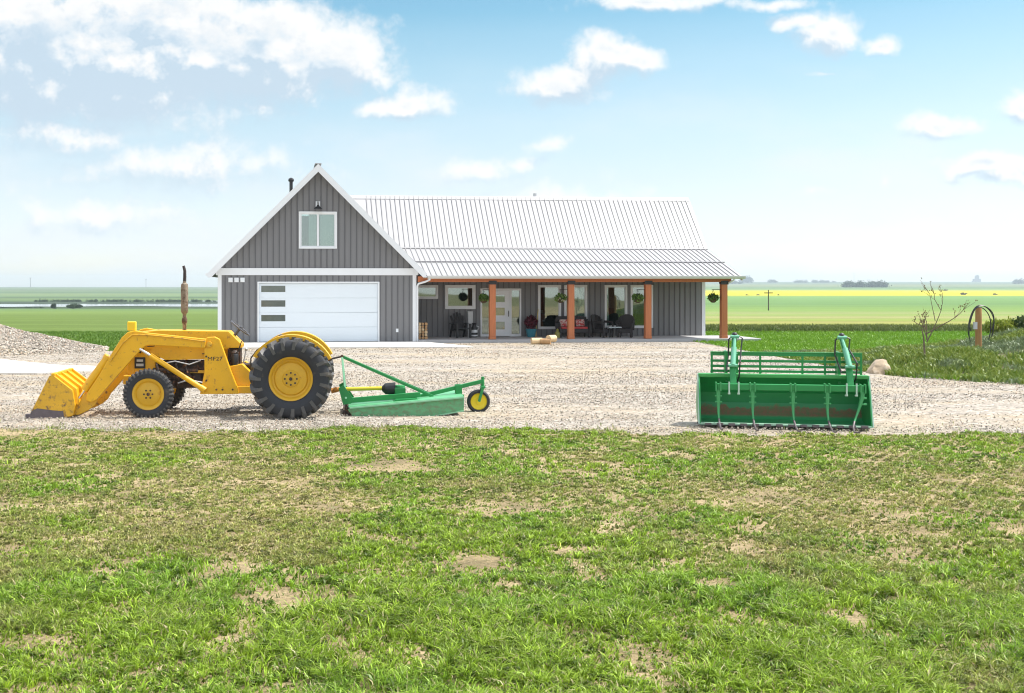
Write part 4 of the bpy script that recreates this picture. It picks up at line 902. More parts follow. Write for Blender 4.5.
# exhaust stack
ex = tp(185.3, 330, 20.95); zz = lambda py: tl(0,py,20.95)[1]
b = B(); b.lathe([(.035,zz(334)),(.035,zz(324)),(.05,zz(322)),(.05,zz(319)),(.034,zz(317)),(.034,zz(314)),(.062,zz(312)),(.066,zz(309)),(.066,zz(286)),(.058,zz(284)),(.034,zz(283)),(.03,zz(281))], (ex[0],0,0), 'z', 20); m_ = b.build('muffler', EXH, TR, smooth=True)
b = B(); b.tube([(ex[0],0,zz(283)),(ex[0]+.005,0,zz(277)),(ex[0]+.005,0,zz(271)),(ex[0]-.012,0,zz(267)),(ex[0]-.02,0,zz(266))], [.031,.030,.028,.026,.024], 12); b.build('exhaust_tip', mat('sooty_pipe', (.05,.04,.04), .7, .3, var=.4, vscale=9), m_, smooth=True)
b = B(); b.lh((ex[0]-.05,-.05,zz(349)),(ex[0]+.05,.05,zz(338))); b.build('exhaust_bracket', EXH, m_)
# loader towers, arms, cylinders
def P2(Y, *pp): return [tl(px, py, Y) for px, py in pp]
tower = P2(YN, (203,340),(207,337),(214,336.5),(219,339),(223,350),(230,370),(237,388),(238,393.5),(199.5,393.5),(204,372),(204,352))
armN = P2(YN, (205,347.5),(206,338.5),(150,332.5),(136,330),(129,331.5),(123,337),(113.5,352),(101,374),(89,392),(88,399),(93,401),(99,398),(118,376),(136,355.5),(146,345.5),(150,344.5))
armF = armN
for s_, nm in ((-1, 'near'), (1, 'far')):
    yc = s_*(TC-YN)
    b = B(); b.prism(tower, yc-.055, yc+.055); o = b.build('loader_tower', YEL, TR, bevel=.012)
    b = B(); p_ = tl(209,344,YN); b.lathe([(.05,yc+s_*.05),(.05,yc+s_*.095),(.02,yc+s_*.10)], (p_[0],0,p_[1]), 'y', 14); b.build('pivot_pin', YELD, o, smooth=True)
    b = B(); b.prism(armN, yc-.045+s_*.065, yc+.045+s_*.065); arm = b.build('loader_arm', YEL, TR, bevel=.014)
    yb = yc+s_*.02-s_*.12+ (0)
    a = Vector((*tl(206,391.5,YN),0)); a = Vector((tl(204,388.5,YN)[0], yc-s_*.10+s_*.19+s_*.03, tl(204,388.5,YN)[1]))
    c2 = Vector((tl(141,348,YN)[0], a.y, tl(141,348,YN)[1])); md = a+(c2-a)*.84
    b = B(); b.tube([a, md], .047, 14); b.tube([a+(a-c2)*.02, a+(c2-a)*.06], .055, 12); cy = b.build('lift_cylinder', YEL, TR, smooth=True)
    b = B(); b.tube([md, c2], .024, 10); b.build('cylinder_rod', CHR, cy, smooth=True)
    # bucket cylinder lying along the outer arm and its link
    a = Vector((tl(109,357,YN)[0], yc+s_*.02, tl(109,357,YN)[1])); c2 = Vector((tl(80,397,YN)[0], yc+s_*.02, tl(80,397,YN)[1]))
    b = B(); b.tube([a, a+(c2-a)*.80], .078, 12); b.tube([a-(c2-a)*.03, a+(c2-a)*.05], .09, 12); cy = b.build('bucket_cylinder', YEL, TR, smooth=True)
    b = B(); b.tube([a+(c2-a)*.80, c2], .026, 8); b.build('cylinder_rod', CHR, cy)
    lnk = P2(YN, (86,392),(99,398),(96,404),(90,409),(82,413),(75,414.5),(73,409),(80,403))
    b = B(); b.prism(lnk, yc+s_*.0, yc+s_*.05); b.build('bucket_link', YELD, TR, bevel=.008)
# writing on the tower
cu = bpy.data.curves.new('tower_lettering', 'FONT'); cu.body = 'MF27'; cu.size = .095; cu.extrude = .001; cu.align_x = 'CENTER'; cu.align_y = 'CENTER'
tmp_ = bpy.data.objects.new('lettering_curve', cu); me_ = bpy.data.meshes.new_from_object(tmp_); bpy.data.objects.remove(tmp_); me_.materials.clear(); me_.materials.append(mat('black_lettering', (.02,.02,.02), .6))
tx = link(bpy.data.objects.new('tower_lettering', me_), TR); q = tl(214.5,358.5,YN); tx.location = (q[0], -(TC-YN)-.058-.0, q[1]); tx.rotation_euler = (R(90),0,0); tx.scale = (1.25,1,1)
b = B(); q = tl(205,353.5,20.66); b.lh((q[0]-.05,-.306,q[1]-.008),(q[0]+.01,-.30,q[1]+.008)); b.build('panel_slot', BLK, TR)
b = B()
q = tl(136,338,YN); b.tube([(q[0],-.56,q[1]),(q[0],.56,q[1])], .05, 14); q2 = tl(100,375,YN); b.tube([(q2[0],-.5,q2[1]),(q2[0],.5,q2[1])], .035, 12); b.build('cross_tube', YEL, TR, smooth=True)
q = tl(132.3,326,YN); b = B(); b.lh((q[0]-.075,-.60,q[1]-.075),(q[0]+.075,-.50,q[1]+.085)); b.build('arm_stop', mat('bright_yellow_paint', (.86,.56,.015), .4), TR, bevel=.015)
b = B(); b.tube([tp(137,350,20.7),tp(141,352,20.68),tp(144,349,20.68),tp(137,345,20.8)], .02, 6); b.tube([tp(196,345,20.7),tp(170,345,20.7),tp(148,346,20.7)], .014, 6); b.build('hydraulic_hose', BLK, TR, smooth=True)
b = B()
for (px, py) in ((206,356),(206,380),(232,389),(216,389),(222,389),(203,390)):
    q = tl(px, py, YN); b.tube([(q[0],-(TC-YN)-.075,q[1]),(q[0],-(TC-YN)-.05,q[1])], .018, 6)
b.build('frame_bolts', IRON, TR)
b = B(); ya = -(TC-YN)-.13
b.tube([(tl(206,341,YN)[0],ya,tl(0,341,YN)[1]),(tl(180,337,YN)[0],ya,tl(0,337.5,YN)[1]),(tl(150,334.5,YN)[0],ya,tl(0,334.5,YN)[1]),(tl(134,334,YN)[0],ya,tl(0,334,YN)[1]),(tl(124,343,YN)[0],ya,tl(0,343,YN)[1]),(tl(112,361,YN)[0],ya,tl(0,361,YN)[1])], .011, 6); b.build('steel_oil_line', YELD, TR, smooth=True)
# bucket
by0, by1 = -.72, .66
prof = P2(20.23, (50.5,375),(54,374.5),(73,389.5),(75.5,404),(73.5,414),(66,417),(30,418.5),(33,410))
ip = [(p[0], p[1]) for p in prof]
bk = empty('bucket', (0,0,0), 0, TR)
for y_ in (by0, by1-.02):
    b = B(); b.prism(ip, y_, y_+.02); b.build('bucket_side', YELD, bk, bevel=.003)
b = B(); sh = ip[1:7]
for a, c_ in zip(sh, sh[1:]): b.bar((a[0],(by0+by1)/2,a[1]),(c_[0],(by0+by1)/2,c_[1]), by1-by0, .018, up=(0,0,1)) if False else b.prism([a, c_, (c_[0]-.012,c_[1]-.014), (a[0]-.012,a[1]-.014)], by0+.02, by1-.02)
b.build('bucket_shell', YEL, bk)
b = B()
for k in range(4):
    y_ = by0+.10+k*(by1-by0-.2)/3
    pr = [ip[1], ip[2], ip[3], (ip[3][0]+.05,ip[3][1]), (ip[2][0]+.055,ip[2][1]+.02), (ip[1][0]+.03,ip[1][1]+.03)]
    b.prism(pr, y_-.025, y_+.025)
b.bar((ip[1][0],by0,ip[1][1]+.01),(ip[1][0],by1,ip[1][1]+.01), .06, .05); b.build('bucket_rib', YEL, bk, bevel=.005)
lo = [ip[7], (ip[7][0]+.10, ip[7][1]+.05), (ip[6][0]+.42, .165), (ip[6][0]+.60,.15),(ip[5][0]-.02,.06),(ip[5][0],ip[5][1]), ip[6]]
b = B(); b.prism(lo, by0-.008, by0-.001); b.build('wear_plate', STEEL, bk)
b = B(); b.lh((ip[6][0]-.04,by0,ip[6][1]-.005),(ip[6][0]+.55,by1,ip[6][1]+.018)); b.lh((ip[6][0]-.05,by0-.012,.01),(ip[6][0]+.03,by0+.10,.10)); b.lh((ip[6][0]+.07,by0-.012,.02),(ip[6][0]+.13,by0-.008,.12)); b.build('cutting_edge', STEEL, bk, bevel=.004)

# ------------------------------------------------------------------ rotary mower behind the tractor
MW = empty('rotary_mower', (TX, TC, 0)); tag(MW, 'green rotary mower with yellow tail wheel hitched behind the tractor', 'mower')
TR.rotation_euler.z = MW.rotation_euler.z = R(2.5)
YD = 20.35
side = P2(YD, (346,409.5),(353,419.5),(420,418.5),(463,411),(462,397),(448,398.5),(400,402.5),(352,407))
hwid = TC-YD
for y_ in (-hwid, hwid-.02): b = B(); b.prism(side, y_, y_+.02); b.build('deck_skirt', GRND, MW, bevel=.004)
b = B(); tz = P2(YD, (347,407),(463,397)); b.prism([tz[0], tz[1], (tz[1][0],tz[1][1]-.02), (tz[0][0],tz[0][1]-.02)], -hwid+.0, hwid-.0)
b.lh((tz[1][0]-.02,-hwid,.16),(tz[1][0],hwid,tz[1][1])); b.build('deck', GRNL, MW)
b = B(); r0_ = P2(YD, (348,408.2),(463,398)); b.bar((r0_[0][0],-hwid-.02,r0_[0][1]),(r0_[1][0],-hwid-.02,r0_[1][1]),.05,.025); q = P2(YD,(353,419.6),(420,418.8),(463,411.5))
b.bar((q[0][0],-hwid-.01,q[0][1]),(q[1][0],-hwid-.01,q[1][1]),.03,.02); b.bar((q[1][0],-hwid-.01,q[1][1]),(q[2][0],-hwid-.01,q[2][1]),.03,.02); b.build('skirt_edge', mat('pale_green_edge', (.24,.50,.30), .45), MW)
b = B(); 
for y_, a_, c_ in ((-.30,(350,400.5),(420,395)),(.30,(350,400.5),(420,395))):
    p0, p1 = tl(*a_, 20.95+y_), tl(*c_, 20.95+y_); b.bar((p0[0],y_,p0[1]),(p1[0],y_,p1[1]),.06,.09)
p0, p1 = tl(420,400,20.8), tl(464,396.5,20.8)
b.bar((p0[0],-.28,p0[1]),(p1[0],-.2,p1[1]),.05,.06); b.bar((p0[0],.28,p0[1]),(p1[0],.2,p1[1]),.05,.06)
q = tl(396,400,20.6); b.prism([(q[0]-.1,q[1]-.06),(q[0]+.42,q[1]-.03),(q[0]+.36,q[1]+.03),(q[0]-.02,q[1]+.01)], -.42, -.10)
b.build('deck_frame', GRN, MW, bevel=.006)
mt = tl(342,356.5,TC)
for s_ in (-1, 1):
    b = B(); lo_ = tl(350,404,20.5) if s_ < 0 else tl(337,398,21.3); p = [Vector((mt[0],s_*.04,mt[1])), Vector((tl(345,400,20.6)[0], s_*.34, .30))]
    b.bar(p[0], p[1], .07, .035, up=(1,0,0)); b.build('mast', GRN if s_ > 0 else mat('light_green_mast', (.22,.50,.30), .45), MW, bevel=.004)
for y_ in (-.36, .33): b = B(); b.prism([(mt[0]-.06,.50),(mt[0]+.03,.55),(mt[0]+.22,.28),(mt[0]+.16,.22),(mt[0]+.02,.20)], y_, y_+.03); b.build('hitch_plate', GRN, MW)
e_ = tl(433,396.5,20.95)
b = B(); b.bar((mt[0],-.03,mt[1]),(e_[0],-.16,e_[1]),.035,.05); b.bar((mt[0],.03,mt[1]),(e_[0],.16,e_[1]),.035,.05); b.build('brace_bar', GRN, MW, bevel=.004)
b = B(); b.tube([(mt[0],-.08,mt[1]),(mt[0],.08,mt[1])], .03, 10); b.tube([(mt[0],0,mt[1]),tp(331,359,20.95)], .017, 8); b.tube([tp(331,359,20.95),tp(326,360.5,20.95)], .026, 8); b.build('top_link', IRON, MW, smooth=True)
g0_, g1_ = tp(338,389.5,20.95), tp(383,388.5,20.95)
b = B(); b.tube([g0_, g1_], .036, 12); dl = b.build('driveline', mat('driveline_yellow', (.62,.50,.03), .45, var=.15), MW, smooth=True)
b = B(); b.tube([tp(331,391,20.95), tp(339,389.5,20.95)], [.05,.04], 10); b.tube([tp(335,389,20.7),tp(335,389,21.2)], .03, 8); b.build('drive_joint', mat('orange_joint', (.42,.17,.02), .6, var=.3, vscale=14), dl)
b = B(); c0, c1 = Vector(tp(382,389,20.95)), Vector(tp(395,389,20.95)); dv = c1-c0
b.tube([c0, c0+dv*.12, c0+dv*.25, c1], [.045,.07,.10,.115], 18); b.build('shaft_guard', BLK, dl, smooth=True)
q = tl(400,396,20.95); b = B(); b.lh((q[0]-.10,-.13,q[1]-.12),(q[0]+.10,.13,q[1]+.15)); b.lathe([(.10,q[1]+.13),(.09,q[1]+.19),(.03,q[1]+.20)], (q[0],0,0), 'z', 12); b.lathe([(.16,q[1]-.14),(.14,q[1]-.08)], (q[0],0,0), 'z', 16); b.build('gearbox', GRN, MW, bevel=.015)
t0, t1 = tl(418,397.5,20.95), tl(484.5,381.5,20.95)
b = B(); b.bar((t0[0],0,t0[1]),(t1[0],0,t1[1]),.07,.07); q0, q1 = tl(457,387,20.95), tl(461,398,20.95); b.prism([(q0[0]-.03,q0[1]+.03),(q0[0]+.10,q0[1]+.04),(q1[0]+.02,q1[1]-.02),(q1[0]-.09,q1[1]-.02)], -.09, -.06); b.prism([(q0[0]-.03,q0[1]+.03),(q0[0]+.10,q0[1]+.04),(q1[0]+.02,q1[1]-.02),(q1[0]-.09,q1[1]-.02)], .06, .09); b.build('tail_boom', GRN, MW, bevel=.006)
k0 = tl(483.5,380.5,20.95); wc = tl(479.2,402,20.95)
b = B(); b.tube([(k0[0],0,k0[1]+.06),(k0[0],0,k0[1]-.14)], .032, 10)
for y_ in (-.085,.085): b.bar((k0[0],y_,k0[1]-.12),(wc[0],y_,wc[1]),.02,.05)
b.lh((k0[0]-.04,-.10,k0[1]-.15),(k0[0]+.04,.10,k0[1]-.11)); b.build('caster_fork', GRN, MW, bevel=.004)
tw = empty('tail_wheel', (wc[0],0,wc[1]), 0, MW)
b = B(); b.lathe([(.145,-.05),(.19,-.062),(.212,-.03),(.215,0),(.212,.03),(.19,.062),(.145,.05)], (0,0,0), 'y', 36, close=True); b.build('tyre', RUB, tw, smooth=True)
b = B(); b.lathe([(.152,-.058),(.145,-.045),(.12,-.03),(.05,-.035),(.045,-.075),(.001,-.075)], (0,0,0), 'y', 32, cap=False); b.lathe([(.152,.058),(.12,.03),(.05,.035),(.001,.07)], (0,0,0), 'y', 32, cap=False); b.build('rim', mat('wheel_yellow', (.72,.55,.01), .4), tw, smooth=True)
b = B(); b.lh((mt[0]+.02,-.5,.02),(mt[0]+.16,.5,.12)); 
for k in range(26): b.bar((mt[0]+.1,-.55+k*.044,.20),(mt[0]+.05+random.uniform(-.05,.03),-.55+k*.044,.03),.03,.012)
b.build('front_chain_guard', IRON, MW)

# ------------------------------------------------------------------ green bucket with grapple
GY = 18.62; gyaw = R(-10.5); gcx = (785-CX0)*GY/FOC
GB = empty('grapple_bucket', (gcx, GY, .055), gyaw); tag(GB, 'wide green loader bucket with grapple lying open on the gravel edge', 'loader bucket'); GB.scale = (1, 1, .955)
HW_ = 1.33
# section in (y, z): lip at front (y=0), floor, curved back, top lip
sec = [(0,.02),(.45,.01),(.62,.05),(.74,.16),(.78,.32),(.74,.50),(.62,.66),(.40,.80),(.32,.82)]
b = B()
for a, c_ in zip(sec, sec[1:]):
    t2 = Vector((c_[0]-a[0], c_[1]-a[1])).normalized(); nn = (t2.y*.014, -t2.x*.014); b.prism([a, c_, (c_[0]+nn[0],c_[1]+nn[1]), (a[0]+nn[0],a[1]+nn[1])], -HW_, HW_, 'x')
def bucket_mat():
    m = bpy.data.materials.new('bucket_green_with_soil'); m.use_nodes = True; t = NT(m.node_tree); p = t.n['Principled BSDF']
    tc = t.node('ShaderNodeTexCoord').outputs['Object']; x, y, z = t.xyz(tc)
    n = t.noise(t.vmath('MULTIPLY', tc, (1.3,1,1)), 2.2, 5, .6); n2 = t.noise(tc, 16, 5, .7)
    h = t.math('ADD', z, t.math('ADD', t.math('MULTIPLY', t.math('SUBTRACT', .5, n), .34), t.math('MULTIPLY', t.math('SUBTRACT', .5, n2), .10)))
    soil = t.math('MULTIPLY', t.step(h, .27, .22), t.step(y, .60, .70)); soil = t.math('MULTIPLY', soil, t.step(z, .075, .12))
    n3 = t.noise(tc, 5, 4); g = t.mix(n3, (.014,.24,.06), (.025,.33,.09)); g = t.mix(t.math('MULTIPLY', t.step(z, .62, .25), .45), g, (.04,.22,.12))
    c = t.mix(t.math('MULTIPLY', soil, t.math('ADD', .6, t.math('MULTIPLY', t.step(n2, .35, .6), .35))), g, t.mix(n2, (.10,.045,.03), (.32,.17,.11)))
    t.l.new(c, p.inputs['Base Color']); t.put(p.inputs['Roughness'], t.math('ADD', .42, t.math('MULTIPLY', soil, .45))); return m
b.build('bucket_shell', bucket_mat(), GB)
for s_ in (-1, 1):
    b = B(); x0 = s_*HW_; b.prism([(0,.02),(.45,.005),(.62,.04),(.76,.16),(.80,.32),(.76,.52),(.64,.68),(.42,.825),(.30,.845),(.16,.62),(.02,.16)], x0-.012, x0+.012, 'x'); b.build('bucket_side', GRN, GB, bevel=.003)
b = B(); b.lh((-HW_-.012,.27,.80),(HW_+.012,.40,.865)); b.build('top_lip', mat('painted_sunlight_green', (.05,.30,.075), .42, var=.15, vscale=4), GB, bevel=.012)  # lighter copy of the green on top edges, sunlight put into the colour
b = B(); b.lh((-HW_,-.04,.015),(HW_,.16,.035)); ce = b.build('cutting_edge', mat('worn_pale_edge', (.30,.48,.36), .5, var=.2), GB)
for k in range(14):
    b = B(); x0 = -HW_+.12+k*(2*HW_-.24)/13; b.box((x0,-.055,.028),(.10,.07,.035)); b.build('tooth', STEEL, ce)

for s_ in (-1,1):
    b = B(); b.prism([(-.02,.02),(.02,.02),(.31,.86),(.28,.86)], s_*(HW_+.012), s_*(HW_+.03), 'x'); b.build('side_edge', mat('pale_edge_steel', (.35,.50,.42), .5), GB)
# guard frame behind
gh = 1.18
b = B(); YG = .74; z_rows = [.88,.965,1.06,1.18]
for i, zr in enumerate(z_rows): b.lh((-HW_+.22,YG-.02,zr-(.022 if i < 3 else .03)),(HW_+.0,YG+.02,zr+(.022 if i < 3 else .03)))
for xx in (-1.09,-.70,-.30,.38,.74,1.31): b.lh((xx-.018,YG-.03,.62),(xx+.018,YG-.02,1.17))
b.build('guard_frame', GRN, GB, bevel=.004)
b = B(); b.lh((-HW_+.22,YG-.03,1.208),(HW_+.0,YG+.03,1.222)); b.build('guard_top_sunlight_strip', MATS['painted_sunlight_green'], GB)
for xx in (-.80, 1.0):
    for d in (-.07,.10): b = B(); b.lh((xx+d-.02,.50,.70),(xx+d+.02,.78,1.24 if d < 0 else 1.2)); b.build('mount_bracket', GRN, GB)
# crossbar with tines and two arms with cylinders
CBZ = .66; CBY = .06
b = B(); b.lh((-1.06,CBY-.05,CBZ-.055),(1.22,CBY+.05,CBZ+.055)); b.build('crossbar', GRN, GB, bevel=.012)
for i, xx in enumerate((-1.04,-.50,.13,.66,1.20)):
    b = B(); pr = [(CBY,CBZ,.05),(CBY-.03,.50,.042),(CBY-.02,.34,.030),(CBY-.06,.20,.022),(CBY-.12,.12,.020)]; tip = [(CBY-.12,.12,.017),(CBY-.26,.04,.017),(CBY-.50,-.01,.015),(CBY-.74,.01,.012),(CBY-.86,.05,.008)]
    b.tube([(xx+(.0 if i < 4 else -.25*(.66-z_)**2*2), y_, z_) for y_, z_, r_ in pr], [r_*.8 for *_, r_ in pr], 8)
    for zc in (.50,.40): b.tube([(xx-.055,CBY-.03,zc),(xx+.055,CBY-.03,zc)], .016, 8)
    b.lh((xx-.045,CBY-.07,CBZ-.075),(xx-.025,CBY+.07,CBZ+.075)); b.lh((xx+.025,CBY-.07,CBZ-.075),(xx+.045,CBY+.07,CBZ+.075))
    tn = b.build('grapple_tine', mat('bright_green_tine', (.05,.30,.10), .4), GB, smooth=True)
    b = B(); b.tube([(xx+(.0 if i < 4 else -.25*(.66-z_)**2*2), y_, z_) for y_, z_, r_ in tip], [r_ for *_, r_ in tip], 8); b.build('tine_tip_shadow', STEEL, tn, smooth=True)  # dark tine tips run on over the grass to stand in for their shadows
for xx, lean in ((-.80, .06), (1.02, -.06)):
    top = Vector((xx+lean, .50, 1.50)); mid = Vector((xx, .20, 1.02)); bt = Vector((xx, CBY, CBZ))
    ar = empty('grapple_arm', (0,0,0), 0, GB)
    b = B(); b.bar(bt, mid, .10, .05, up=(0,-1,0)); b.bar(mid, top, .075, .05, up=(0,-1,0)); b.build('arm_plate', GRN, ar, bevel=.006)
    b = B(); b.tube([mid+Vector((.0,-.08,.0)), mid+(top-mid)*.62+Vector((0,-.07,0))], .042, 12); b.tube([mid+(top-mid)*.62+Vector((0,-.07,0)), top+Vector((0,-.05,-.02))], .024, 8)
    b.tube([mid+Vector((-.07,-.08,0)), mid+Vector((.07,-.08,0))], .028, 10); b.tube([top+Vector((-.07,-.05,0)), top+Vector((.07,-.05,0))], .032, 10); b.build('cylinder', GRNC, ar, smooth=True)
    b = B(); b.tube([top+Vector((.03,-.05,.03)), top+Vector((.12,-.06,-.02)), top+Vector((.10,-.09,-.2)), mid+Vector((.11,-.08,.06)), mid+Vector((.10,-.04,-.2)), mid+Vector((.08,.1,-.3))], .013, 6)
    b.tube([top+Vector((-.03,-.03,.02)), top+Vector((-.09,.02,-.05)), top+Vector((-.09,.08,-.3)), mid+Vector((-.08,.2,-.12))], .013, 6); b.ball(top+Vector((.0,-.02,.03)), .05); b.build('hydraulic_hose', BLK, ar, smooth=True)
    for d in (-.075, .075):
        b = B(); b.tube([(xx+d,CBY-.075,CBZ+.09),(xx+d,CBY-.075,CBZ-.11),(xx+d,CBY+.03,CBZ-.12)], .014, 6); b.lh((xx+d-.02,CBY-.08,CBZ-.125),(xx+d+.02,CBY-.05,CBZ-.095)); b.build('clamp_bolt', mat('pale_bolt', (.45,.6,.52), .4, .4), ar)

# ------------------------------------------------------------------ post with hose coil, sapling, bushes, far things
PY = 32.5; pb = at(978.5, 353, PY); zb_ = float(berm_z(np.array([pb[0]]), np.array([PY]))[0])
b = B(); b.lathe([(.092,-.3),(.088,.0),(.085,1.0),(.082,1.30),(.07,1.32)], (0,0,0), 'z', 18); fp = b.build('wooden_post', WOOD, smooth=True); ztop = at(0,307,PY)[2]
fp.location = (pb[0], PY, ztop-1.32); tag(fp, 'round brown wooden post standing in the weeds on the berm', 'post')
hs = empty('wire_coil', (pb[0], PY, ztop)); tag(hs, 'loose coils of thin dark hose hanging on the wooden post', 'hose')
b = B()
for (cx_, cz_, rx, rz_, ry) in ((-.0,-.55,.36,.60,-.14),(-.04,-.62,.30,.62,-.16),(.02,-.42,.34,.46,-.15)):
    b.tube([(cx_+rx*math.cos(q)+.02*math.sin(3*q), ry, cz_+rz_*math.sin(q)) for q in np.linspace(-.5, PI+.6, 26)], .013, 6)
b.build('coil', BLK, hs, smooth=True)
b = B(); b.lh((-.22,-.2,-.62),(-.13,-.12,-.42)); b.build('valve', GALV, hs)
# bare sapling
def sapling():
    base = at(925, 362, 31.5); zb2 = float(berm_z(np.array([base[0]]), np.array([31.5]))[0])
    e = empty('sapling', (base[0], 31.5, zb2-.03)); tag(e, 'thin nearly bare sapling standing left of the wooden post', 'tree'); random.seed(11)
    b = B(); tips = []
    def grow(p, d, L, r_, dep):
        pts = [p]; 
        for i in range(4):
            d = (d+Vector((random.gauss(0,.10), random.gauss(0,.10), random.gauss(.03,.05)))).normalized(); pts.append(pts[-1]+d*L/4)
        b.tube(pts, [r_*(1-.13*i) for i in range(5)], 5)
        if dep:
            for k in range(random.randint(2, 3)):
                q = random.choice(pts[2:]); nd = (d+Vector((random.uniform(-.9,.9), random.uniform(-.7,.7), random.uniform(-.1,.4)))).normalized(); grow(q, nd, L*random.uniform(.5,.75), r_*.55, dep-1)
        tips.extend(pts[1:])
    grow(Vector((0,0,0)), Vector((.06,0,1)), .85, .032, 0)
    for d, L in (((.45,0,1),.95),((-.35,.1,.9),.55),((.9,-.1,.45),.85),((.05,.2,1),.5)): grow(Vector((.05,0,.45+.3*random.random())), Vector(d).normalized(), L, .019, 2)
    grow(Vector((.28,0,1.05)), Vector((-.12,0,1)), .75, .012, 1)
    b.build('trunk', mat('sapling_bark', (.14,.10,.07), .8), e)
    T = np.array([tips[random.randrange(len(tips))] for _ in range(150)])+np.random.normal(0, .03, (150, 3))
    blades('leaves', T[:,0], T[:,1], T[:,2], np.random.uniform(.03,.06,150), np.random.uniform(.02,.04,150), np.random.uniform(.3,1,150), lerp((.12,.13,.05),(.25,.17,.08),np.random.rand(150)), parent=e)
sapling()
def bush(loc, rx, rz_, n_, size, tint, label, name='bush'):
    e = empty(name, loc); tag(e, label, 'bush')
    b = B()
    for k in range(9): a = k*.7; b.tube([(0,0,-.1),(math.cos(a)*rx*.4,math.sin(a)*rx*.3,rz_*.7),(math.cos(a)*rx*.6,math.sin(a)*rx*.5,rz_*1.2)], [.015,.01,.004], 5)
    b.build('stem', LOG, e)
    cs = np.random.normal(0, .38, (14, 3))*np.array([rx, rx, rz_*.7])+np.array([0,0,rz_*.8]); id_ = np.random.randint(0, 14, n_)
    P = cs[id_]+np.random.normal(0, .17, (n_, 3))*np.array([rx, rx, rz_]); P[:,2] = np.abs(P[:,2])
    blades('foliage', P[:,0], P[:,1], P[:,2], np.random.uniform(.6,1.3,n_)*size, np.random.uniform(.4,.8,n_)*size, np.random.uniform(.2,1.1,n_), lerp(tint[0], tint[1], np.clip(np.random.rand(n_)*.6+.4*(id_/14), 0, 1)), parent=e); return e
q = at(1006, 342, 35.0); bush((q[0], 35, .62), .55, .42, 2600, .10, ((.13,.19,.02),(.34,.38,.06)), 'yellow green bush on the berm right of the wooden post')
q = at(1026, 338, 35.0); bush((q[0], 35, .75), .42, .40, 2200, .10, ((.03,.06,.02),(.10,.14,.04)), 'dark green bush at the right edge on the berm')
q = at(53, 309, 590); bush((q[0], 590, -10.0), 1.5, 1.3, 1500, .7, ((.03,.055,.03),(.08,.12,.05)), 'small dark shrub at the lake edge')
q = at(73.5, 311, 560); bush((q[0], 560, -9.4), 3.4, 1.3, 3000, .75, ((.03,.06,.03),(.09,.13,.05)), 'wide dark shrub before the lake')
# power poles, mast, elevator, far trees
def Hs(X, Y): return float(H(np.array([X]), np.array([Y]))[0])
def pole(px, Y, hgt_, label, r_=.16, bar_=1.2):
    X_ = (px-CX0)*Y/FOC; e = empty('power_pole', (X_, Y, Hs(X_, Y))); tag(e, label, 'pole')
    b = B(); b.tube([(0,0,-.3),(0,0,hgt_)], [r_, r_*.7], 8); b.build('pole_shaft', mat('pole_wood', (.10,.085,.07), .9), e)
    b = B(); b.bar((-bar_,0,hgt_-.5),(bar_,0,hgt_-.5), r_*1.2, r_*1.4); b.build('crossarm', MATS['pole_wood'], e)
pole(768.5, 190, 3.4, 'short dark pole with crossarm in the green field', .11, .7)
pole(30.5, 5200, 42, 'tall far mast at the left on the horizon', 1.6, 5); pole(146, 5400, 38, 'far mast on the horizon left of the exhaust stack', 1.4, 5)
pole(854, 5600, 44, 'thin far mast above the wood on the right horizon', .9, 3)
X_ = (977-CX0)*6300/FOC; e = empty('grain_elevator', (X_, 6300, Hs(X_, 6300)-4)); tag(e, 'far blue grey grain elevator on the right horizon', 'grain elevator')
fe = mat('far_elevator', (.20,.20,.20), .8)
b = B(); b.lh((-20,-8,0),(18,8,20)); b.lh((-9,-8,20),(8,8,34)); b.build('tower_block', fe, e)
b = B(); b.prism([(-11,34),(10,34),(0,43)], -9, 9); b.lh((-26,-6,0),(-20,6,10)); b.build('elevator_roof', fe, e)
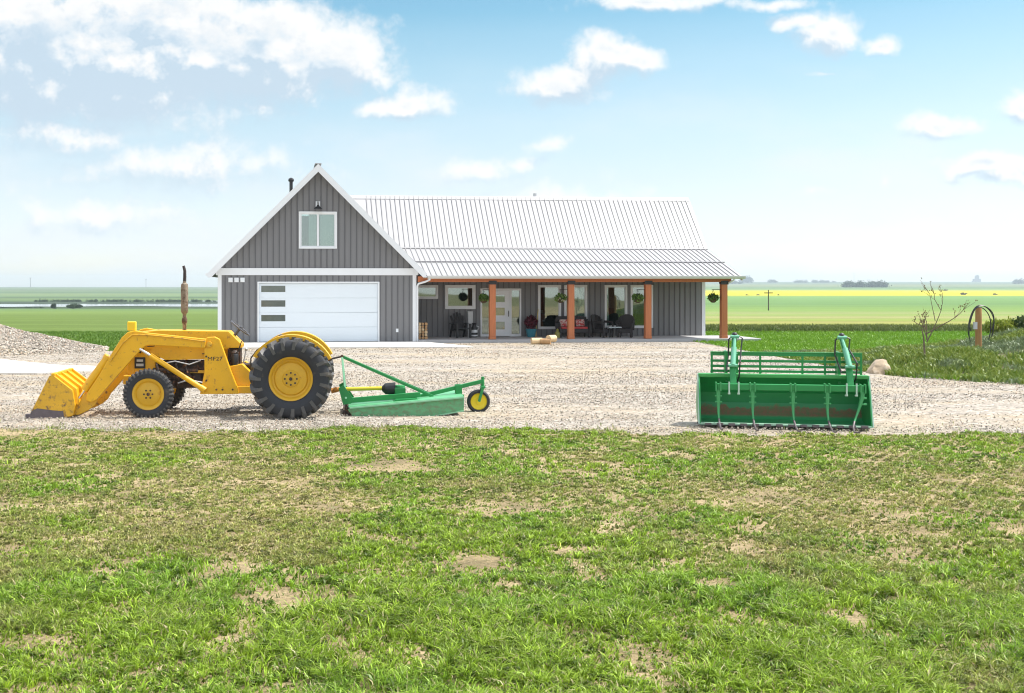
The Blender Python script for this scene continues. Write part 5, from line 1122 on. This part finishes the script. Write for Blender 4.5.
def grove(px0, px1, Y, hgt_, n_, label, tint=((.025,.05,.03),(.06,.10,.05)), name='far_wood'):
    a = (px0-CX0)*Y/FOC; c_ = (px1-CX0)*Y/FOC; nc = max(4, int((c_-a)/hgt_*1.6)); cx_ = np.random.uniform(a, c_, nc); hh = np.random.uniform(.6, 1.05, nc)*hgt_*np.clip(np.minimum(cx_-a, c_-cx_)/(hgt_*1.2)+.45, 0, 1)
    id_ = np.random.randint(0, nc, n_); P = np.random.normal(0, 1, (n_, 3)); X_ = cx_[id_]+P[:,0]*hgt_*.34; Y_ = Y+P[:,1]*hgt_*.6; Z_ = H(X_, Y_)+np.abs(P[:,2]*.33+.35)*hh[id_]
    return tag(blades(name, X_, Y_, Z_, np.full(n_, hgt_*.22), np.full(n_, hgt_*.20), np.random.uniform(.3,1.1,n_), lerp(tint[0], tint[1], np.random.rand(n_))), label, 'trees', kind='stuff')
grove(836, 886, 2400, 11, 9000, 'long dark wood behind the yellow canola field')
grove(742, 757, 5200, 22, 2500, 'far pale trees right of the porch roof', name='far_trees'); grove(769, 775, 5200, 17, 700, 'small far clump of trees between mast and porch roof', name='far_trees')
grove(795, 835, 5200, 13, 2500, 'low far tree line left of the dark wood', name='far_trees'); grove(725, 742, 4200, 12, 1500, 'far trees seen beneath the porch roof corner', name='far_trees')
grove(1012, 1030, 4300, 15, 2200, 'far dark trees at the right edge of the horizon', name='far_trees'); grove(35, 215, 800, 1.7, 9000, 'low dark scrub on the far bank of the lake', name='shore_scrub')
grove(-10, 45, 606, .8, 3000, 'low dark reeds on the near bank of the lake', name='shore_reeds')
for i, (px, Yb, s_) in enumerate(((963,1090,4.2),(995,1090,3.0),(758,1060,2.2),(747,1060,2.0),(778,1060,2.2),(945,1500,4))):
    q = ((px-CX0)*Yb/FOC, Yb); e = bush((q[0], Yb, Hs(*q)-.3), s_*.7, s_*.28, 700, s_*.2, ((.07,.05,.04),(.14,.12,.06)), 'small brown shrub clump in the yellow canola, '+['left of the last one','rightmost','nearest the dark pole on its left','nearest the porch post','right of the dark pole','farthest, above the canola'][i], 'field_shrub'); e['group'] = 'shrubs in the canola field'

# ------------------------------------------------------------------ haze
b = B(); b.lh((-9500,-450,-60),(9500,9300,75)); hb = b.build('haze', None); hb.data.materials.clear()
hm = bpy.data.materials.new('haze_air'); hm.use_nodes = True; t = NT(hm.node_tree); t.n.clear(); vp = t.node('ShaderNodeVolumePrincipled'); vp.inputs['Color'].default_value = (.80,.93,1,1); vp.inputs['Density'].default_value = .00015; vp.inputs['Anisotropy'].default_value = .2
t.l.new(vp.outputs[0], t.node('ShaderNodeOutputMaterial').inputs['Volume']); hb.data.materials.append(hm); tag(hb, kind='stuff')
